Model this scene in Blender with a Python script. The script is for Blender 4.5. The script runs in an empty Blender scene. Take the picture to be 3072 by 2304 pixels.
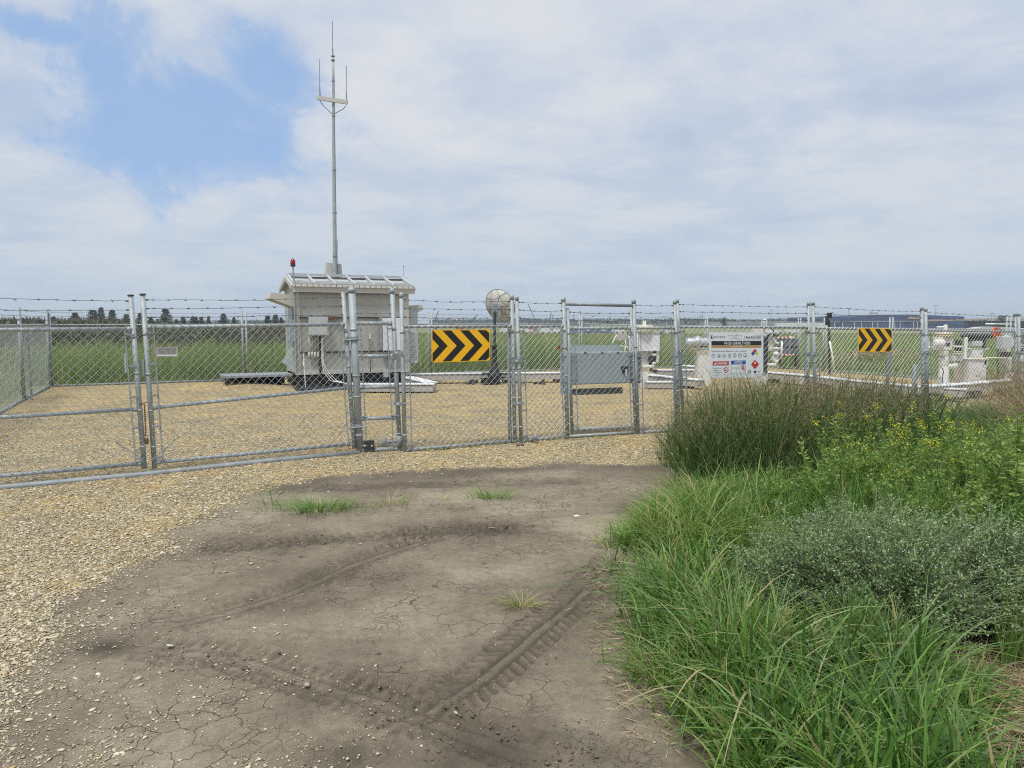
import bpy, math, random
import numpy as np
from mathutils import Vector, Matrix
random.seed(7)
rng = np.random.default_rng(11)
SC = bpy.context.scene
COL = SC.collection
# ------------------------------------------------------------------ camera
CAMH = 1.85
FPX = 2160.0                       # focal length in photo pixels (3072 wide)
TH = math.atan(185 / FPX)
cam_d = bpy.data.cameras.new('camera')
cam = bpy.data.objects.new('camera', cam_d); COL.objects.link(cam)
cam.location = (0, 0, CAMH)
cam.rotation_euler = (math.pi / 2 - TH, 0, 0)
cam_d.sensor_width = 36; cam_d.lens = 36 * FPX / 3072
cam_d.clip_start = 0.05; cam_d.clip_end = 9000
SC.camera = cam
# ------------------------------------------------------------------ light
SUN_EL, SUN_AZ = 64.0, -152.0       # azimuth from +Y towards +X
sd = bpy.data.lights.new('sun', 'SUN'); sd.energy = 3.0; sd.angle = math.radians(12); sd.color = (1, .96, .88)
sun = bpy.data.objects.new('sun', sd); COL.objects.link(sun)
e, a = math.radians(SUN_EL), math.radians(SUN_AZ)
sv = Vector((math.sin(a) * math.cos(e), math.cos(a) * math.cos(e), math.sin(e)))
sun.rotation_euler = sv.to_track_quat('Z', 'Y').to_euler()
sun.location = (0, 0, 50)
SC.view_settings.view_transform = 'Standard'; SC.view_settings.look = 'None'
SC.view_settings.exposure = 0.14; SC.view_settings.gamma = 1.0
SC.cycles.use_denoising = False; SC.cycles.filter_width = 1.05
SC.cycles.max_bounces = 6; SC.cycles.transparent_max_bounces = 8

def raydir(px, py):
    X = (px - 1536) / FPX; U = (1152 - py) / FPX
    return Vector((X, math.cos(TH) + U * math.sin(TH), -math.sin(TH) + U * math.cos(TH)))

W = bpy.data.worlds.new('World'); SC.world = W; W.use_nodes = True
nt = W.node_tree; nt.nodes.clear()
class NT:
    """tiny node helper"""
    def __init__(s, tree): s.t = tree
    def n(s, typ, **kw):
        nd = s.t.nodes.new(typ)
        for k, v in kw.items():
            if k.startswith('i_'):
                key = k[2:]; key = int(key) if key.isdigit() else key.replace('_', ' ')
                nd.inputs[key].default_value = v
            else: setattr(nd, k, v)
        return nd
    def l(s, a, b): s.t.links.new(a, b)
    def math(s, op, a, b=None, clamp=False):
        nd = s.t.nodes.new('ShaderNodeMath'); nd.operation = op; nd.use_clamp = clamp
        for i, v in enumerate((a, b)):
            if v is None: continue
            if isinstance(v, (int, float)): nd.inputs[i].default_value = v
            else: s.l(v, nd.inputs[i])
        return nd.outputs[0]
    def mix(s, f, a, b, typ='MIX'):
        nd = s.t.nodes.new('ShaderNodeMix'); nd.data_type = 'RGBA'; nd.blend_type = typ
        for i, v in ((0, f), (6, a), (7, b)):
            if isinstance(v, (int, float)): nd.inputs[i].default_value = v
            elif isinstance(v, (tuple, list)): nd.inputs[i].default_value = (v[0], v[1], v[2], 1)
            else: s.l(v, nd.inputs[i])
        return nd.outputs[2]
    def ramp(s, f, pts):
        nd = s.t.nodes.new('ShaderNodeValToRGB'); cr = nd.color_ramp
        while len(cr.elements) < len(pts): cr.elements.new(.5)
        for e_, (p, c) in zip(cr.elements, pts):
            e_.position = p; e_.color = (c, c, c, 1) if isinstance(c, (int, float)) else (c[0], c[1], c[2], 1)
        s.l(f, nd.inputs[0]); return nd.outputs[0]
    def noise(s, vec, scale, detail=4, rough=.55, dist=0.0):
        nd = s.n('ShaderNodeTexNoise', i_Scale=scale, i_Detail=detail, i_Roughness=rough, i_Distortion=dist)
        if vec is not None: s.l(vec, nd.inputs['Vector'])
        return nd.outputs['Fac']
w = NT(nt)
sky = w.n('ShaderNodeTexSky', sky_type='NISHITA', sun_disc=False, sun_elevation=e, sun_rotation=math.radians(SUN_AZ), dust_density=1.0, altitude=600)
tc = w.n('ShaderNodeTexCoord')
sep = w.n('ShaderNodeSeparateXYZ'); w.l(tc.outputs['Generated'], sep.inputs[0])
zz = w.math('ADD', w.math('MAXIMUM', sep.outputs[2], 0.0), 0.16)
comb = w.n('ShaderNodeCombineXYZ')
w.l(w.math('DIVIDE', sep.outputs[0], zz), comb.inputs[0]); w.l(w.math('DIVIDE', sep.outputs[1], zz), comb.inputs[1])
big = w.noise(comb.outputs[0], .85, 9, .58, .5)
fine = w.noise(comb.outputs[0], 2.7, 9, .60, .35)
# clear patch of sky in the cloud cover, a fixed direction on the sky
def dotv(v):
    nd = w.n('ShaderNodeVectorMath', operation='DOT_PRODUCT'); nd.inputs[1].default_value = v
    w.l(tc.outputs['Generated'], nd.inputs[0]); return nd.outputs['Value']
wobN = w.n('ShaderNodeTexNoise', i_Scale=8.5, i_Detail=9, i_Roughness=.64, i_Distortion=.4); w.l(tc.outputs['Generated'], wobN.inputs['Vector']); wob = wobN.outputs['Fac']
rr = None
for (bx_, by_, rx_, ry_, tl_) in ((515, 372, 345, 168, .10), (300, 215, 120, 150, -.3), (790, 205, 150, 95, 0.3), (130, 90, 150, 40, .2)):
    hc = raydir(bx_, by_).normalized(); hr = hc.cross(Vector((0, 0, 1))).normalized(); hu_ = hr.cross(hc).normalized()
    da = w.math('DIVIDE', dotv(hr), rx_ / FPX); db = w.math('ADD', w.math('DIVIDE', dotv(hu_), ry_ / FPX), w.math('MULTIPLY', da, tl_))
    q_ = w.math('SQRT', w.math('ADD', w.math('MULTIPLY', da, da), w.math('MULTIPLY', db, db)))
    rr = q_ if rr is None else w.math('MINIMUM', rr, q_)
rr2 = w.math('ADD', rr, w.math('MULTIPLY', w.math('SUBTRACT', wob, .5), 2.9))
hole = w.ramp(w.math('MULTIPLY', rr2, .5), [(.26, 0.04), (.42, .30), (.52, .70), (.70, 1.0)])
front = w.math('GREATER_THAN', dotv(hc), 0.0)
hole = w.math('MAXIMUM', hole, w.math('SUBTRACT', 1.0, front))
thin = w.ramp(big, [(.25, .86), (.45, 1.0)])
cov = w.math('MULTIPLY', hole, thin)
cov = w.math('ADD', w.math('MULTIPLY', cov, .93), .07)
shade = w.math('ADD', w.math('MULTIPLY', big, .62), w.math('MULTIPLY', fine, .38))
ccol = w.ramp(shade, [(.36, (4.5, 5.2, 6.5)), (.46, (5.2, 5.85, 6.9)), (.53, (6.15, 6.5, 7.1)), (.64, (6.95, 6.95, 7.15))])
# low haze near the horizon
hz = w.ramp(sep.outputs[2], [(0.0, 1.0), (.10, .55), (.26, .0)])
ccol = w.mix(w.math('MULTIPLY', hz, .8), ccol, (4.5, 5.5, 6.55))
blue = w.mix(.8, sky.outputs[0], (3.0, 4.7, 7.6))
allc = w.mix(cov, blue, ccol)
bg = w.n('ShaderNodeBackground', i_Strength=.10); w.l(allc, bg.inputs[0])
wo = w.n('ShaderNodeOutputWorld'); w.l(bg.outputs[0], wo.inputs[0])

# ------------------------------------------------------------------ terrain
def smooth(t): t = np.clip(t, 0, 1); return t * t * (3 - 2 * t)
def gz(x, y):
    x = np.asarray(x, float); y = np.asarray(y, float)
    z = -0.16 * smooth((x - 3.5) / 8.5) * smooth((y - 4) / 8)
    z = z + .19 * np.exp(-(((x + 7.9) / 1.5) ** 2 + ((y - 20.2) / .75) ** 2))
    z = z - .35 * smooth((y - 34) / 60) - 1.1 * smooth((y - 90) / 120)
    return z
def g(x, y): return float(gz(x, y))
def G(px, py, dz=0.0):
    d = raydir(px, py); z = 0.0
    for _ in range(6):
        t = (z + dz - CAMH) / d.z
        z = g(d.x * t, d.y * t)
    return Vector((d.x * t, d.y * t, z + dz))
def AT(px, py, Y):
    d = raydir(px, py); t = Y / d.y
    return Vector((d.x * t, Y, CAMH + d.z * t))
def ONPL(px, py, P0, D):
    """ray onto the vertical plane through P0 along horizontal direction D"""
    n = Vector((-D.y, D.x, 0)); d = raydir(px, py); o = Vector((0, 0, CAMH))
    t = (Vector(P0) - o).dot(n) / d.dot(n)
    return o + d * t

# ------------------------------------------------------------------ materials
MATS = {}
def mat(name, col, rough=.6, metal=0.0, var=.12, nscale=6.0, bump=0.0, bscale=30.0, spots=None, spec=.5):
    if name in MATS: return MATS[name]
    m = bpy.data.materials.new(name); m.use_nodes = True; t = NT(m.node_tree)
    p = m.node_tree.nodes['Principled BSDF']
    co = t.n('ShaderNodeTexCoord').outputs['Object']
    nz = t.noise(co, nscale, 5, .6)
    f = t.ramp(nz, [(.3, 1 - var), (.7, 1 + var)])
    c = t.mix(1.0, (col[0], col[1], col[2]), f, 'MULTIPLY')
    if spots:
        sc_, lo, scol, amt = spots
        s2 = t.noise(co, sc_, 6, .65)
        c = t.mix(t.math('MULTIPLY', t.ramp(s2, [(lo, 0.0), (lo + .12, 1.0)]), amt), c, scol)
    t.l(c, p.inputs['Base Color'])
    p.inputs['Roughness'].default_value = rough; p.inputs['Metallic'].default_value = metal
    p.inputs['Specular IOR Level'].default_value = spec
    if bump:
        b = t.n('ShaderNodeBump', i_Strength=bump, i_Distance=.01)
        t.l(t.noise(co, bscale, 4, .6), b.inputs['Height']); t.l(b.outputs[0], p.inputs['Normal'])
    MATS[name] = m; return m
galv = mat('galvanised_steel', (.33, .37, .39), .58, .12, .16, 9, .15, 60, (3.0, .56, (.22, .25, .27), .5))
galvd = mat('weathered_steel', (.27, .30, .32), .6, .2, .2, 7, .2, 60, (4.0, .55, (.16, .17, .17), .5))
wire = mat('zinc_wire', (.36, .38, .38), .5, .3, .1, 3)
barbm = mat('barbed_wire_steel', (.10, .11, .12), .6, .3, .15)
rust = mat('rusty_iron', (.14, .075, .05), .8, .1, .3, 30)
boxm = mat('zinc_sheet', (.38, .44, .47), .5, .2, .05, 4, 0, 20, (2.0, .55, (.27, .31, .33), .6))
box_shade = mat('shaded_zinc_sheet', (.17, .185, .195), .6, .1, .08)  # zinc darkened in colour for the box's shaded underside and right flap
beige = mat('beige_siding', (.385, .385, .36), .6, 0, .05, 3, 0, 20, (1.7, .58, (.40, .39, .35), .5))
beiged = mat('beige_trim', (.49, .485, .45), .55, 0, .06)
roofm = mat('pale_roof_sheet', (.42, .43, .43), .5, 0, .08, 3, 0, 1, (5, .56, (.42, .43, .42), .6))
white = mat('white_paint', (.72, .73, .72), .5, 0, .05, 5, 0, 1, (6, .6, (.5, .46, .38), .6))
trayw = mat('white_tray_lid', (.74, .77, .79), .45, .1, .06, 4)
trayg = mat('tray_side', (.42, .41, .385), .55, .1, .08, 4, 0, 1, (4, .58, (.3, .28, .25), .5))
conc = mat('pale_concrete', (.63, .625, .60), .8, 0, .1, 5, .3, 40, (5.5, .55, (.36, .32, .25), .75))
tan = mat('tan_plate', (.45, .40, .31), .7, 0, .08)
black = mat('black_rubber', (.018, .018, .02), .6, 0, .2)
dark = mat('dark_steel', (.035, .037, .04), .55, .1, .2, 5)
wood = mat('old_timber', (.07, .055, .045), .85, 0, .3, 12, .4, 60)
greyb = mat('light_grey_enamel', (.45, .49, .51), .4, 0, .05)
whiteb = mat('white_enamel', (.66, .69, .74), .4, 0, .04)
yel = mat('yellow_reflective', (.92, .50, .010), .35, 0, .04, 20)
blk = mat('black_sheeting', (.012, .012, .014), .4, 0, .1)
signw = mat('sign_white', (.74, .78, .80), .35, 0, .03)
signk = mat('sign_black', (.018, .02, .028), .4, 0, .05)
signt = mat('sign_tan', (.47, .30, .12), .4, 0, .03)
signr = mat('sign_red', (.55, .03, .035), .4, 0, .05)
signb = mat('sign_blue', (.03, .10, .42), .4, 0, .05)
signy = mat('sign_yellow', (.75, .66, .05), .4, 0, .05)
signg = mat('sign_grey_print', (.16, .18, .2), .4, 0, .05)
red = mat('red_lens', (.30, .012, .018), .2, 0, .1)
orange = mat('orange_enamel', (.72, .10, .02), .4, 0, .1)
stoneb = mat('brown_stone', (.14, .10, .085), .8, 0, .3, 30, .5, 60)
navy = mat('navy_cladding', (.035, .06, .16), .6, 0, .08, .05)
navy2 = mat('blue_cladding', (.05, .10, .24), .6, 0, .1, .2)
bwhite = mat('white_cladding', (.62, .64, .66), .6, 0, .08, .1)
bgrey = mat('grey_cladding', (.30, .33, .36), .6, 0, .1, .1)
btan = mat('tan_cladding', (.40, .31, .22), .6, 0, .15, .1)
farm = mat('far_steel', (.16, .20, .23), .6, .1, .1)
glassd = mat('dark_glass', (.03, .04, .05), .15, 0, .05)
cowpale = mat('dish_panel', (.50, .49, .45), .6, 0, .06, 6, 0, 1, (5, .6, (.38, .36, .31), .5))
clay = mat('dark_soil_clod', (.10, .081, .064), .9, 0, .3, 40, .6, 60)
pinkg = mat('faded_plate', (.40, .385, .385), .6, 0, .1, 20)
silver = mat('silver_lagging', (.50, .53, .56), .35, .5, .1, 8)

def leafmat(name, ca, cb, cc=None, trans=.3, rough=.5):
    """blade colour from the per-blade attribute 'tint' (0..1 green range, >1 dry)"""
    m = bpy.data.materials.new(name); m.use_nodes = True; t = NT(m.node_tree)
    out = m.node_tree.nodes['Material Output']; p = m.node_tree.nodes['Principled BSDF']
    at = t.n('ShaderNodeAttribute', attribute_name='tint').outputs['Fac']
    cols = [(0.0, ca), (.5, cb)] + ([(1.0, cc)] if cc else [])
    c = t.ramp(at, cols)
    t.l(c, p.inputs['Base Color']); p.inputs['Roughness'].default_value = rough; p.inputs['Specular IOR Level'].default_value = .35
    tr = t.n('ShaderNodeBsdfTranslucent'); t.l(t.mix(1.0, c, (1.0, 1.05, .6), 'MULTIPLY'), tr.inputs[0])
    mx = t.n('ShaderNodeMixShader', i_0=trans); t.l(p.outputs[0], mx.inputs[1]); t.l(tr.outputs[0], mx.inputs[2])
    t.l(mx.outputs[0], out.inputs[0]); return m

# ------------------------------------------------------------------ mesh helpers
class MB:
    def __init__(s): s.v = []; s.f = []
    def add(s, vs, fs):
        o = len(s.v); s.v += [tuple(v) for v in vs]; s.f += [tuple(i + o for i in f) for f in fs]; return s
    def box(s, c, size, rz=0.0, tilt=None):
        hx, hy, hz_ = size[0] / 2, size[1] / 2, size[2] / 2
        M = Matrix.Rotation(rz, 3, 'Z')
        if tilt is not None: M = M @ tilt
        c = Vector(c)
        vs = [c + M @ Vector((x * hx, y * hy, z * hz_)) for z in (-1, 1) for y in (-1, 1) for x in (-1, 1)]
        return s.add(vs, [(0, 2, 3, 1), (4, 5, 7, 6), (0, 1, 5, 4), (2, 6, 7, 3), (0, 4, 6, 2), (1, 3, 7, 5)])
    def frame(s, d):
        d = Vector(d).normalized(); up = Vector((0, 0, 1)) if abs(d.z) < .95 else Vector((1, 0, 0))
        a = d.cross(up).normalized(); return a, a.cross(d).normalized()
    def beam(s, p, q, w_, h):
        p, q = Vector(p), Vector(q); a, b = s.frame(q - p)
        vs = [r + a * x * w_ / 2 + b * y * h / 2 for r in (p, q) for (x, y) in ((-1, -1), (1, -1), (1, 1), (-1, 1))]
        return s.add(vs, [(0, 1, 2, 3), (7, 6, 5, 4), (0, 4, 5, 1), (1, 5, 6, 2), (2, 6, 7, 3), (3, 7, 4, 0)])
    def tube(s, p, q, r, n=12, r2=None, cap=True):
        p, q = Vector(p), Vector(q); a, b = s.frame(q - p); r2 = r if r2 is None else r2
        vs = [c + (a * math.cos(2 * math.pi * i / n) + b * math.sin(2 * math.pi * i / n)) * rr_ for c, rr_ in ((p, r), (q, r2)) for i in range(n)]
        fs = [(i, (i + 1) % n, n + (i + 1) % n, n + i) for i in range(n)]
        if cap: fs += [tuple(range(n - 1, -1, -1)), tuple(range(n, 2 * n))]
        return s.add(vs, fs)
    def path(s, pts, r, n=8):
        pts = [Vector(p) for p in pts]; vs = []; fs = []
        for k, p in enumerate(pts):
            d = pts[min(k + 1, len(pts) - 1)] - pts[max(k - 1, 0)]; a, b = s.frame(d)
            rk = r[k] if isinstance(r, (list, tuple)) else r
            vs += [p + (a * math.cos(2 * math.pi * i / n) + b * math.sin(2 * math.pi * i / n)) * rk for i in range(n)]
        for k in range(len(pts) - 1):
            fs += [(k * n + i, k * n + (i + 1) % n, (k + 1) * n + (i + 1) % n, (k + 1) * n + i) for i in range(n)]
        fs += [tuple(range(n - 1, -1, -1)), tuple(range((len(pts) - 1) * n, len(pts) * n))]
        return s.add(vs, fs)
    def lathe(s, c, prof, n=20, axis=(0, 0, 1)):
        c = Vector(c); ax = Vector(axis).normalized(); a, b = s.frame(ax)
        vs = [c + ax * h + (a * math.cos(2 * math.pi * i / n) + b * math.sin(2 * math.pi * i / n)) * r for (r, h) in prof for i in range(n)]
        fs = []
        for k in range(len(prof) - 1):
            fs += [(k * n + i, k * n + (i + 1) % n, (k + 1) * n + (i + 1) % n, (k + 1) * n + i) for i in range(n)]
        fs += [tuple(range(n - 1, -1, -1)), tuple(range((len(prof) - 1) * n, len(prof) * n))]
        return s.add(vs, fs)
    def prism(s, pts, off):
        """flat polygon pts (3-D) extruded by vector off"""
        pts = [Vector(p) for p in pts]; off = Vector(off); n = len(pts)
        return s.add(pts + [p + off for p in pts], [tuple(range(n - 1, -1, -1)), tuple(range(n, 2 * n))] + [(i, (i + 1) % n, n + (i + 1) % n, n + i) for i in range(n)])
    def build(s, name, m, parent=None, world=True, smooth_=False, bevel=0):
        me = bpy.data.meshes.new(name)
        off = Vector((0, 0, 0))
        if parent is not None and world:
            q = parent
            while q is not None: off += q.location; q = q.parent
        me.from_pydata([tuple(Vector(v) - off) for v in s.v], [], s.f); me.update()
        o = bpy.data.objects.new(name, me); COL.objects.link(o)
        if m: me.materials.append(m)
        if smooth_:
            me.polygons.foreach_set('use_smooth', [len(p.vertices) <= 4 for p in me.polygons])
        if parent is not None: o.parent = parent
        if bevel:
            b = o.modifiers.new('bevel', 'BEVEL'); b.width = bevel; b.segments = 2; b.limit_method = 'ANGLE'
        return o
def tag(o, label, cat=None, group=None, kind=None):
    if label: o['label'] = label
    if cat: o['category'] = cat
    if group: o['group'] = group
    if kind: o['kind'] = kind
    return o
def thing(name, label, cat, loc=(0, 0, 0), rz=0.0, group=None):
    o = bpy.data.objects.new(name, None); COL.objects.link(o); o.location = loc; o.rotation_euler = (0, 0, rz)
    o.empty_display_size = .2
    return tag(o, label, cat, group)
def npmesh(name, V, F, m, tint=None, parent=None, smooth_=False, attrs=None):
    me = bpy.data.meshes.new(name); V = np.asarray(V, np.float32).reshape(-1, 3); F = np.asarray(F, np.int32)
    k = F.shape[1]
    me.vertices.add(len(V)); me.vertices.foreach_set('co', V.ravel())
    me.loops.add(F.size); me.loops.foreach_set('vertex_index', F.ravel())
    me.polygons.add(len(F)); me.polygons.foreach_set('loop_start', np.arange(0, F.size, k, dtype=np.int32))
    me.polygons.foreach_set('loop_total', np.full(len(F), k, np.int32))
    if smooth_: me.polygons.foreach_set('use_smooth', np.ones(len(F), bool))
    me.update()
    attrs = dict(attrs or {})
    if tint is not None: attrs['tint'] = tint
    for an, av in attrs.items():
        at = me.attributes.new(an, 'FLOAT', 'POINT'); at.data.foreach_set('value', np.asarray(av, np.float32).ravel())
    me.materials.append(m)
    o = bpy.data.objects.new(name, me); COL.objects.link(o)
    if parent is not None: o.parent = parent
    return o

# value noise for terrain detail
_P = rng.random((256, 256))
def vn(x, y):
    xi = np.floor(x).astype(int); yi = np.floor(y).astype(int); fx = x - xi; fy = y - yi
    fx = fx * fx * (3 - 2 * fx); fy = fy * fy * (3 - 2 * fy)
    def P(i, j): return _P[i % 256, j % 256]
    return (P(xi, yi) * (1 - fx) + P(xi + 1, yi) * fx) * (1 - fy) + (P(xi, yi + 1) * (1 - fx) + P(xi + 1, yi + 1) * fx) * fy
def fbm(x, y, o=4):
    s_ = 0; am = .5
    for k in range(o): s_ = s_ + am * vn(x * 2 ** k + 17 * k, y * 2 ** k + 5 * k); am *= .5
    return s_
def inpoly(x, y, poly):
    c = np.zeros(np.shape(x), bool); n = len(poly)
    for i in range(n):
        x1, y1 = poly[i]; x2, y2 = poly[(i + 1) % n]
        if y1 == y2: continue
        cond = ((y1 > y) != (y2 > y)) & (x < (x2 - x1) * (y - y1) / (y2 - y1) + x1)
        c ^= cond
    return c
def polydist(x, y, poly, closed=True):
    d = np.full(np.shape(x), 1e9); n = len(poly)
    for i in range(n if closed else n - 1):
        x1, y1 = poly[i]; x2, y2 = poly[(i + 1) % n]; dx, dy = x2 - x1, y2 - y1; L = dx * dx + dy * dy + 1e-12
        t = np.clip(((x - x1) * dx + (y - y1) * dy) / L, 0, 1)
        d = np.minimum(d, np.hypot(x - x1 - t * dx, y - y1 - t * dy))
    return d
def GP(pts): return [(lambda v: (v.x, v.y))(G(*p)) for p in pts]

# compound outline on the ground
CU = Vector((.902, .432, 0)); CV = Vector((-.432, .902, 0))
FL = Vector((-6.95, 7.25, 0))                     # front left corner
BL = G(152, 1161)
BR = Vector((11.4, 32.5, 0)); FR = Vector((17.9, 19.2, 0))

# dirt area outline (photo pixels on the ground)
dirt = GP([(800, 1452), (980, 1425), (1180, 1412), (1450, 1398), (1750, 1392), (2030, 1385)]) + [(3.2, 9.6), (9, 9), (9, -3), (-2.1, -3)] + \
       GP([(-120, 2304), (10, 2110), (90, 1930), (200, 1800), (330, 1722), (520, 1640), (600, 1570), (690, 1500)])
GRP = GP([(2010, 1462), (2160, 1450)])
vegp = GP([(2040, 1440), (2250, 1462), (2120, 1490), (1930, 1560), (1850, 1630), (1900, 1690), (2010, 1720), (1850, 1800), (1850, 1950), (1930, 2120), (2060, 2304)]) + [(1.0, -2), (14, -2), (20, 19), (8.2, 14.0), (5.4, 12.9), (2.75, 11.8)]

def tracks():
    return [
        (GP([(880, 2400), (1010, 2280), (1180, 2170), (1330, 2110), (1500, 1990), (1640, 1870), (1740, 1790), (1830, 1700), (1880, 1640)]), .33, 1.0, 'lug'),
        (GP([(240, 1935), (480, 1945), (700, 1965), (900, 2030), (1080, 2085), (1250, 2140), (1420, 2200), (1620, 2270), (1800, 2330)]), .32, 1.35, 'line'),
        (GP([(500, 1668), (700, 1640), (950, 1622), (1150, 1605), (1350, 1588), (1640, 1578)]), .30, 1.6, 'lug'),
        (GP([(420, 1890), (700, 1830), (900, 1765), (1060, 1690), (1200, 1640), (1330, 1605), (1480, 1590), (1640, 1582)]), .30, 1.15, 'line'),
        (GP([(1250, 1640), (1340, 1560), (1400, 1510), (1420, 1480)]), .25, .4, 'line'),
        (GP([(1840, 1560), (1900, 1525), (2000, 1500), (2100, 1495)]), .3, 1.1, 'lug'),
        (GP([(700, 1480), (1000, 1460), (1400, 1452), (1800, 1440)]), .35, .8, 'rough'),
    ]
def track_h(x, y):
    z = np.zeros(np.shape(x)); wet = np.zeros(np.shape(x))
    for pts, wd, st, kind in tracks():
        best = np.full(np.shape(x), 9.0); lat = np.zeros(np.shape(x)); al = np.zeros(np.shape(x)); acc = 0; fr = np.zeros(np.shape(x))
        # smooth the polyline
        P = np.array(pts)
        for _ in range(2):
            Q = [P[0]]
            for i in range(len(P) - 1): Q += [P[i] * .75 + P[i + 1] * .25, P[i] * .25 + P[i + 1] * .75]
            P = np.array(Q + [P[-1]])
        tot = np.sum(np.hypot(*np.diff(P, axis=0).T))
        for i in range(len(P) - 1):
            dx, dy = P[i + 1] - P[i]; L = math.hypot(dx, dy) + 1e-9
            t = ((x - P[i, 0]) * dx + (y - P[i, 1]) * dy) / L; tt = np.clip(t, 0, L)
            d = np.hypot(x - P[i, 0] - dx / L * tt, y - P[i, 1] - dy / L * tt)
            s_ = np.where((x - P[i, 0]) * dy - (y - P[i, 1]) * dx > 0, 1, -1)
            m_ = d < best; best = np.where(m_, d, best); lat = np.where(m_, d * s_, lat); al = np.where(m_, acc + tt, al); acc += L
        fade = smooth(al / .5) * smooth((tot - al) / .5) * np.clip(.62 + 1.6 * (fbm(x * 2.2 + wd * 30, y * 2.2, 4) - .32), .55, 1.2)
        core = smooth((wd / 2 - best) / .02 + .5)
        lip = np.exp(-((best - wd / 2 - .012) / .018) ** 2)
        if kind == 'lug':
            pat = .5 + .5 * np.sign(np.sin((al + .6 * np.abs(lat)) * 2 * math.pi / .075)) * (np.abs(lat) > .05)
            pat = np.where(np.abs(np.abs(lat) - .036) < .012, 1.35, pat)
        elif kind == 'line':
            pat = .3 + 1.15 * np.exp(-((np.abs(lat) - .045) / .011) ** 2) + .5 * np.sign(np.sin(al * 2 * math.pi / .075)) * (np.abs(lat) > .08)
        else:
            pat = fbm(x * 16, y * 16, 3) * 2.2
        z += st * fade * (-.016 * core * (.3 + pat) + .012 * lip * (.3 + 1.4 * vn(x * 25, y * 25)))
        wet = np.maximum(wet, np.clip(core * fade * st * (.18 + .62 * pat), 0, 1))  # damp soil plus painted groove shade that follows the tread
        wet = np.maximum(wet, .50 * np.exp(-((best) / (wd * 1.25)) ** 2) * np.clip(st * fade, 0, 1) * (.35 + 1.2 * fbm(x * 4, y * 4, 3)))
    return z, wet

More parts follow.
